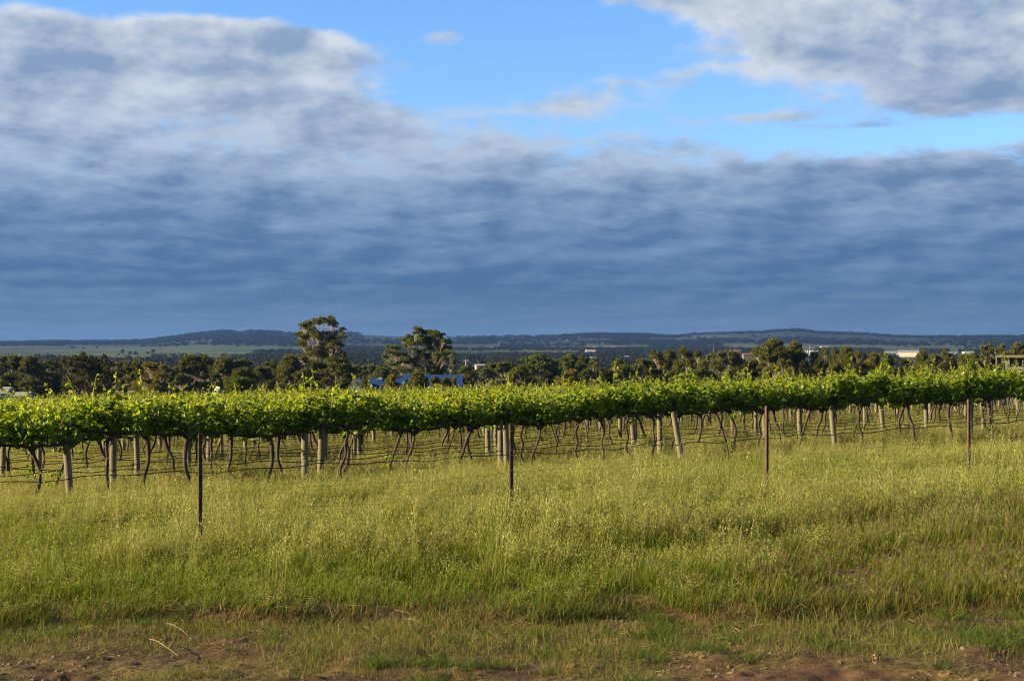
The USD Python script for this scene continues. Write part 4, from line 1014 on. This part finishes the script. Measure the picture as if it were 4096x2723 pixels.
# ------------------------------------------------------------------ grasses
def blades(r, n, area, h0, h1, width, lean, tip, base, spread=0.0, curl=.25):
    """n curved tapering blades of grass on a disc or square of the given size; returns mesh and tints."""
    p = np.column_stack([r.uniform(-area, area, (n, 2)), np.full(n, -.03)])
    h = r.uniform(h0, h1, n); a = r.uniform(0, 2 * np.pi, n)
    d = np.column_stack([np.cos(a), np.sin(a)]) * (np.abs(r.normal(0, lean, n)) + spread)[:, None] + np.array([.10, -.03]) * r.uniform(0, 1.2, (n, 1))
    w = width * r.uniform(.6, 1.25, n); side = r.uniform(0, np.pi, n)
    sv = np.column_stack([np.cos(side), np.sin(side), np.zeros(n)])
    V, Tn = [], []
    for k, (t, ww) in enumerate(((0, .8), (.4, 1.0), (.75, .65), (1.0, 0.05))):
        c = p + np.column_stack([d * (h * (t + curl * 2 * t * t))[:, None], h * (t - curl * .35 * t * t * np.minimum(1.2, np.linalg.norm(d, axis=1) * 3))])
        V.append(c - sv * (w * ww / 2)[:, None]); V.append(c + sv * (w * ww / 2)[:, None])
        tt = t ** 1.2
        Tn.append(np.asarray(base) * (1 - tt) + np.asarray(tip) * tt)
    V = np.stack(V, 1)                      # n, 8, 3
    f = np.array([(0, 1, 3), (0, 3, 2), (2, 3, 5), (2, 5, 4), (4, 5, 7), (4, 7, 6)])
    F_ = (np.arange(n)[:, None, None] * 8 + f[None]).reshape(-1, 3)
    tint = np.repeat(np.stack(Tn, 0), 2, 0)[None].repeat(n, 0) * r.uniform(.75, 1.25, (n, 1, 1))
    return V.reshape(-1, 3), F_, tint.reshape(-1, 3)


def heads(r, n, area, h0, h1, kind, color, stem):
    """Upright flowering stems with drooping oat spikelets ('oat') or one bristly ear ('ear')."""
    P = []
    for _ in range(n):
        x, y = r.uniform(-area, area, 2); h = r.uniform(h0, h1); a = r.uniform(0, 2 * np.pi); ln = abs(r.normal(0, .13))
        dx, dy = math.cos(a) * ln + .09, math.sin(a) * ln
        t = np.array([0, .5, .8, 1.0])
        q = np.column_stack([x + dx * h * t ** 1.7, y + dy * h * t ** 1.7, h * t - .02])
        wv = np.array([math.cos(a + 1.3), math.sin(a + 1.3), 0]) * .0011
        V = np.concatenate([q - wv, q + wv]); f = [(i, i + 4, i + 5) for i in range(3)] + [(i, i + 5, i + 1) for i in range(3)]
        P.append((V, np.array(f), np.tile(stem, (8, 1)) * r.uniform(.8, 1.2)))
        if kind == 'oat':
            m = 11
            tt = r.uniform(.62, 1.0, m); c = np.column_stack([np.interp(tt, t, q[:, k]) for k in range(3)])
            off = np.column_stack([r.normal(0, .022, m), r.normal(0, .022, m), r.uniform(-.02, .01, m)]) * (1.3 - tt)[:, None] * 2
            ax = np.column_stack([r.normal(.1, .5, m), r.normal(0, .5, m), np.full(m, -1.0)])
            v, f = cards(c + off, ax, r.normal(0, 1, (m, 3)), np.full(m, .024), np.full(m, .009), np.array([(0, 0, 0), (.5, .35, .1), (0, 1.0, 0), (-.5, .35, .1)]), np.array([(0, 1, 2), (0, 2, 3)]))
            P.append((v, f, np.tile(color, (len(v), 1)) * np.repeat(r.uniform(.75, 1.2, m), 4)[:, None]))
        else:
            L = r.uniform(.045, .075); m = 14; c = np.repeat(q[-1:], m, 0) + np.column_stack([np.linspace(0, 1, m) * dx * L, np.linspace(0, 1, m) * dy * L, np.linspace(0, 1, m) * L * .8])
            ax = np.column_stack([r.normal(0, .35, m), r.normal(0, .35, m), np.full(m, 1.0)])
            v, f = cards(c, ax, r.normal(0, 1, (m, 3)), np.full(m, .034), np.full(m, .006), np.array([(0, 0, 0), (.5, .25, 0), (0, 1.0, 0), (-.5, .25, 0)]), np.array([(0, 1, 2), (0, 2, 3)]))
            P.append((v, f, np.tile(color, (len(v), 1)) * np.repeat(r.uniform(.7, 1.25, m), 4)[:, None]))
    return P


def join_t(P):
    v, f = join([(p[0], p[1]) for p in P])
    return v, f, np.concatenate([p[2] for p in P])


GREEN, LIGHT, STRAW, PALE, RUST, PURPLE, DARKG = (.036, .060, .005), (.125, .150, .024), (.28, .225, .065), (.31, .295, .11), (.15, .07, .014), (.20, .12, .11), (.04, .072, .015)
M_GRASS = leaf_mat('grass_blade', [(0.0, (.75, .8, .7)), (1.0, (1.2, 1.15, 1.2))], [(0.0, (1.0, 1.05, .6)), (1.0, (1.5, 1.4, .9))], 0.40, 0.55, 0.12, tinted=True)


def patch(kind, seed):
    r = np.random.default_rng(seed); P = []
    if kind == 'oats':
        P += [blades(r, 230, .30, .20, .46, .0062, .20, LIGHT, GREEN), blades(r, 60, .30, .18, .40, .0048, .25, STRAW, RUST)]
        P += heads(r, 46, .30, .36, .60, 'oat', np.array(PALE), np.array((.16, .16, .05)))
    elif kind == 'meadow':
        P += [blades(r, 270, .30, .14, .38, .0060, .24, (.13, .17, .015), GREEN), blades(r, 50, .30, .15, .34, .0046, .25, STRAW, RUST)]
        P += heads(r, 12, .30, .30, .48, 'oat', np.array((.28, .28, .09)), np.array((.13, .15, .04)))
    elif kind == 'barley':
        P += [blades(r, 250, .30, .10, .27, .0046, .3, (.13, .15, .018), GREEN), blades(r, 80, .30, .08, .26, .0044, .35, STRAW, RUST)]
        P += heads(r, 5, .30, .20, .34, 'ear', np.array(PURPLE), np.array((.2, .17, .07))) + heads(r, 14, .30, .18, .32, 'ear', np.array((.20, .20, .075)), np.array((.2, .17, .07)))
    elif kind == 'under':     # thin grass between the vine rows
        P += [blades(r, 120, .42, .10, .28, .0065, .3, (.12, .13, .03), GREEN), blades(r, 120, .42, .10, .30, .0060, .3, (.28, .22, .085), (.12, .08, .03))]
        P += heads(r, 26, .42, .24, .40, 'oat', np.array(PALE), np.array((.2, .18, .07)))
    elif kind == 'stalks':    # a few tall flowering stalks that stand clear of the rest
        P += heads(r, 4, .16, .62, .92, 'oat', np.array((.46, .42, .21)), np.array((.30, .27, .11))) + [blades(r, 8, .15, .3, .6, .006, .3, (.30, .28, .10), GREEN)]
    elif kind == 'tuft':      # low green tussock of the verge
        P += [blades(r, 95, .075, .05, .15, .0040, .35, (.085, .135, .022), DARKG, spread=.25, curl=.5), blades(r, 22, .08, .04, .13, .0034, .4, STRAW, (.15, .11, .05), spread=.3, curl=.5)]
    elif kind == 'lawn':      # sparse short grass and dry bits
        P += [blades(r, 85, .22, .03, .10, .0036, .45, (.14, .17, .036), (.06, .075, .018), curl=.4), blades(r, 105, .22, .02, .09, .0034, .7, (.28, .21, .10), (.15, .10, .05), curl=.5)]
    elif kind == 'litter':    # dry stalks lying on the soil
        n = 40; c = np.column_stack([r.uniform(-.25, .25, (n, 2)), r.uniform(.004, .018, n)]); a = r.uniform(0, 6.283, n)
        ax = np.column_stack([np.cos(a), np.sin(a), r.normal(0, .15, n)])
        v, f = cards(c, ax, np.tile([0, 0, 1.0], (n, 1)) + r.normal(0, .4, (n, 3)), r.uniform(.03, .09, n), r.uniform(.0015, .0032, n), np.array([(-.5, 0, 0), (.5, 0, 0), (.5, 1.0, 0), (-.5, 1.0, 0)]), np.array([(0, 1, 2), (0, 2, 3)]))
        P.append((v, f, np.tile((.33, .25, .13), (len(v), 1)) * np.repeat(r.uniform(.5, 1.3, n), 4)[:, None]))
    return join_t(P)


def grass_proto(kind, seed):
    v, f, t = patch(kind, seed)
    def build(path):
        m = usdkit.mesh(stage, path, (v, f), M_GRASS)
        UsdGeom.PrimvarsAPI(m).CreatePrimvar('tint', Sdf.ValueTypeNames.Float3Array, 'vertex').Set(Vt.Vec3fArray.FromNumpy(t.astype(np.float32)))
        return m.GetPath()
    return build


gr = np.random.default_rng(77)


def scatter(y0, y1, dens, half=0.365, pad=.6):
    """Points over the ground the picture covers between two depths."""
    n = int(dens * (half * (y1 ** 2 - y0 ** 2) + 2 * pad * (y1 - y0)))
    y = np.sqrt(gr.uniform(y0 ** 2, y1 ** 2, n)); x = gr.uniform(-1, 1, n) * (half * y + pad)
    return x, y


def tall_share(x, y):
    """How far inside the tall grass a point is, in metres of depth."""
    return y - EDGE(np.arctan2(x, y)) + (meshkit.noise(np.stack([x / 0.9, y / 0.9, 0 * x], -1), 11) - 0.5) * 0.9


def shorter(x, y):
    """Worn and grazed places where the grass stays low, as in the photograph: at the right-hand end and in a few hollows."""
    sx = x / y * F + 2048
    right = smooth(2700, 3500, sx) * (1 - smooth(12.2, 14.6, y - .15 * (x - 3)))
    out = right * .62
    for px, py, rx, ry, d in ((1130, 2060, .9, .55, .42), (2900, 2260, 1.0, .5, .30), (3480, 2190, .9, .5, .35), (2060, 2150, .7, .4, .2), (1450, 2150, .6, .45, .2), (640, 2300, 1.2, .4, .12)):
        yy = ground_hit(px, py); xx = (px - 2048) / F * yy
        out = np.maximum(out, d * np.exp(-((x - xx) / rx) ** 2 - ((y - yy) / (ry * 1.6)) ** 2))
    return out


# tall grass between the verge and the vines
x, y = scatter(9.5, 29.5, 8.5)
rowdist = (np.column_stack([x, y]) - ROW_A) @ ROW_N
ts_ = tall_share(x, y)
keep = (ts_ > 0.02) & (rowdist < 0.4) & ~((rowdist > -1.3) & (gr.random(len(x)) < .62))
x, y, ts_, rowdist = x[keep], y[keep], ts_[keep], rowdist[keep]
low = shorter(x, y); nb = fb(x, y, 2.3, 61); sxp = x / y * F + 2048
hgt = (0.40 + .48 * nb + .30 * fb(x, y, .55, 66, 2)) * (1 - low) * np.interp(ts_, [0, .3, 1.2, 2.6], [.34, .55, .85, 1.0]) * np.interp(rowdist, [-5, -2.4, -1.2, .4], [1.0, .75, .45, .36])
u = gr.random(len(x)); nk = fb(x, y, 3.1, 71)
oat = np.clip((nk - .42) * 5, 0, 1) * (1 - low)
barley = np.clip((sxp - 2500) / 1100, 0, .85) * (y < 15.5) + low * .6
which = np.where(u < barley, 6 + gr.integers(0, 3, len(x)), np.where(gr.random(len(x)) < oat, gr.integers(0, 3, len(x)), 3 + gr.integers(0, 3, len(x))))
hgt = np.where(which >= 6, np.clip(hgt * 1.25, .45, 1.15), hgt)
sc = np.column_stack([np.full(len(x), 1.0), np.full(len(x), 1.0), np.maximum(hgt * gr.uniform(.72, 1.28, len(x)), .30)])
kinds = [grass_proto('oats', i) for i in range(3)] + [grass_proto('meadow', 10 + i) for i in range(3)] + [grass_proto('barley', 20 + i) for i in range(3)]
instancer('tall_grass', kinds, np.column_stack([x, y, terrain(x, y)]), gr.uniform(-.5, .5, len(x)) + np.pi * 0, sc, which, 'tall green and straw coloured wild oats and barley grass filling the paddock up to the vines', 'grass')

x, y = scatter(10.6, 27, 1.3); ts_ = tall_share(x, y); low = shorter(x, y)
keep = (ts_ > .5) & (low < .25) & (((np.column_stack([x, y]) - ROW_A) @ ROW_N) < -.6) & (fb(x, y, 1.6, 171) > .47); x, y = x[keep], y[keep]
instancer('oat_stalks', [grass_proto('stalks', 30 + i) for i in range(4)], np.column_stack([x, y, terrain(x, y)]), gr.uniform(-.6, .6, len(x)), gr.uniform(.75, 1.05, len(x)), gr.integers(0, 4, len(x)), 'single pale oat stalks standing clear of the tall grass', 'grass')

# thin grass under and between the vine rows
x, y = scatter(24, 66, 3.4)
rowdist = (np.column_stack([x, y]) - ROW_A) @ ROW_N
keep = (rowdist > -1.2); x, y, rowdist = x[keep], y[keep], rowdist[keep]
q = np.abs((rowdist + 1.5) % 3.0 - 1.5)              # distance from the nearest row
hgt = np.where(q < .55, .62, 1.0) * (.55 + .7 * fb(x, y, 2.0, 91)) * np.interp(y, [30, 45, 60], [1.0, 1.35, 1.7]) * gr.uniform(.8, 1.2, len(x))
instancer('vineyard_grass', [grass_proto('under', 40 + i) for i in range(4)], np.column_stack([x, y, terrain(x, y)]), gr.uniform(-3, 3, len(x)), np.column_stack([np.ones(len(x)), np.ones(len(x)), hgt]), gr.integers(0, 4, len(x)), 'thin drying grass growing under and between the rows of vines', 'grass')

# the worn verge in front
x, y = scatter(7.2, 13.5, 34.0)
ts_ = tall_share(x, y); sxp = x / y * F + 2048
bare = fb(x, y, 1.15, 101, 4); rise = smooth(-2.6, -.3, ts_)
keep = (ts_ < .25) & (gr.random(len(x)) < np.clip((bare - .50 + rise * .46 - .045) * 6, .07, 1))
x, y, ts_, rise = x[keep], y[keep], ts_[keep], rise[keep]
green = np.clip((fb(x, y, .6, 111) - .5) * 5 + .12, 0.02, .8)
u = gr.random(len(x)); which = np.where(u < green * .75, gr.integers(0, 4, len(x)), np.where(u < .86, 4 + gr.integers(0, 4, len(x)), 8 + gr.integers(0, 2, len(x))))
s = np.where(which < 4, gr.uniform(.55, 1.25, len(x)), gr.uniform(.8, 1.2, len(x)) * (.75 + .6 * rise))
instancer('verge_grass', [grass_proto('tuft', 50 + i) for i in range(4)] + [grass_proto('lawn', 60 + i) for i in range(4)] + [grass_proto('litter', 70 + i) for i in range(2)],
          np.column_stack([x, y, terrain(x, y)]), gr.uniform(-3, 3, len(x)), s, which, 'short worn grass, low green tufts and dry litter on the bare verge', 'grass')

# clods and small stones on the bare soil
def clod_proto(seed):
    r = np.random.default_rng(seed); m = trimesh.creation.icosphere(1, 1.0)
    v = m.vertices * (1 + r.uniform(-.28, .28, (len(m.vertices), 1))) * [1, .8, .6]
    def build(path): return usdkit.mesh(stage, path, (v, m.faces), M_CLOD).GetPath()
    return build


M_CLOD = noise_mat('soil_clod', [(0.3, (.06, .038, .026)), (0.6, (.13, .085, .058)), (0.85, (.24, .19, .14))], 1.3, 0.95)
x, y = scatter(7.2, 11.5, 170.0)
keep = (tall_share(x, y) < -.3) & (gr.random(len(x)) < np.clip((.56 - fb(x, y, 1.15, 101, 4)) * 6, 0, 1)); x, y = x[keep], y[keep]
instancer('soil_clods', [clod_proto(80 + i) for i in range(4)], np.column_stack([x, y, terrain(x, y)]), gr.uniform(-3, 3, len(x)), np.clip(gr.gamma(1.3, .0050, len(x)) + .0025, 0, .024), gr.integers(0, 4, len(x)), 'small clods and pebbles scattered over the bare brown soil', 'soil')

# dry stalks one can pick out on the verge
M_STRAW = plain('dry_stalk', (.15, .12, .055), 0.8)
for (sx0, sy0, sx1, sy1, lab) in ((598, 2553, 712, 2608, 'long pale dry stalk lying slanted on the worn verge at the left'), (668, 2496, 752, 2516, 'dry straw stalk lying in the green tufts below the tall grass'),
                                  (1626, 2470, 1706, 2492, 'pale dry stalk lying at the foot of the tall grass left of the middle'), (2690, 2672, 2780, 2650, 'short dry stalk on the bare soil right of the middle')):
    Y0, Y1 = ground_hit(sx0, sy0), ground_hit(sx1, sy1)
    a, b = at(sx0, Y0), at(sx1, Y1); a[2] += .055; b[2] += .02
    t = np.linspace(0, 1, 7)[:, None]; p = a * (1 - t) + b * t + np.array([0, 0, .02]) * np.sin(t * 3.1) + np.array([.002, 0, .002]) * np.sin(t * 8)
    o = thing('dry_stalk', lab, 'stalk', tuple(p[0]))
    part(o, 'stem', tube(p - p[0], np.linspace(.003, .0016, 7), 5), M_STRAW, smooth=True)
    for k in (2, 4):
        w = p[k] - p[0]
        part(o, 'sheath', tube([w, w + [.02, .01, .02], w + [.05, .02, .015]], [.0034, .003, .001], 4), M_STRAW)
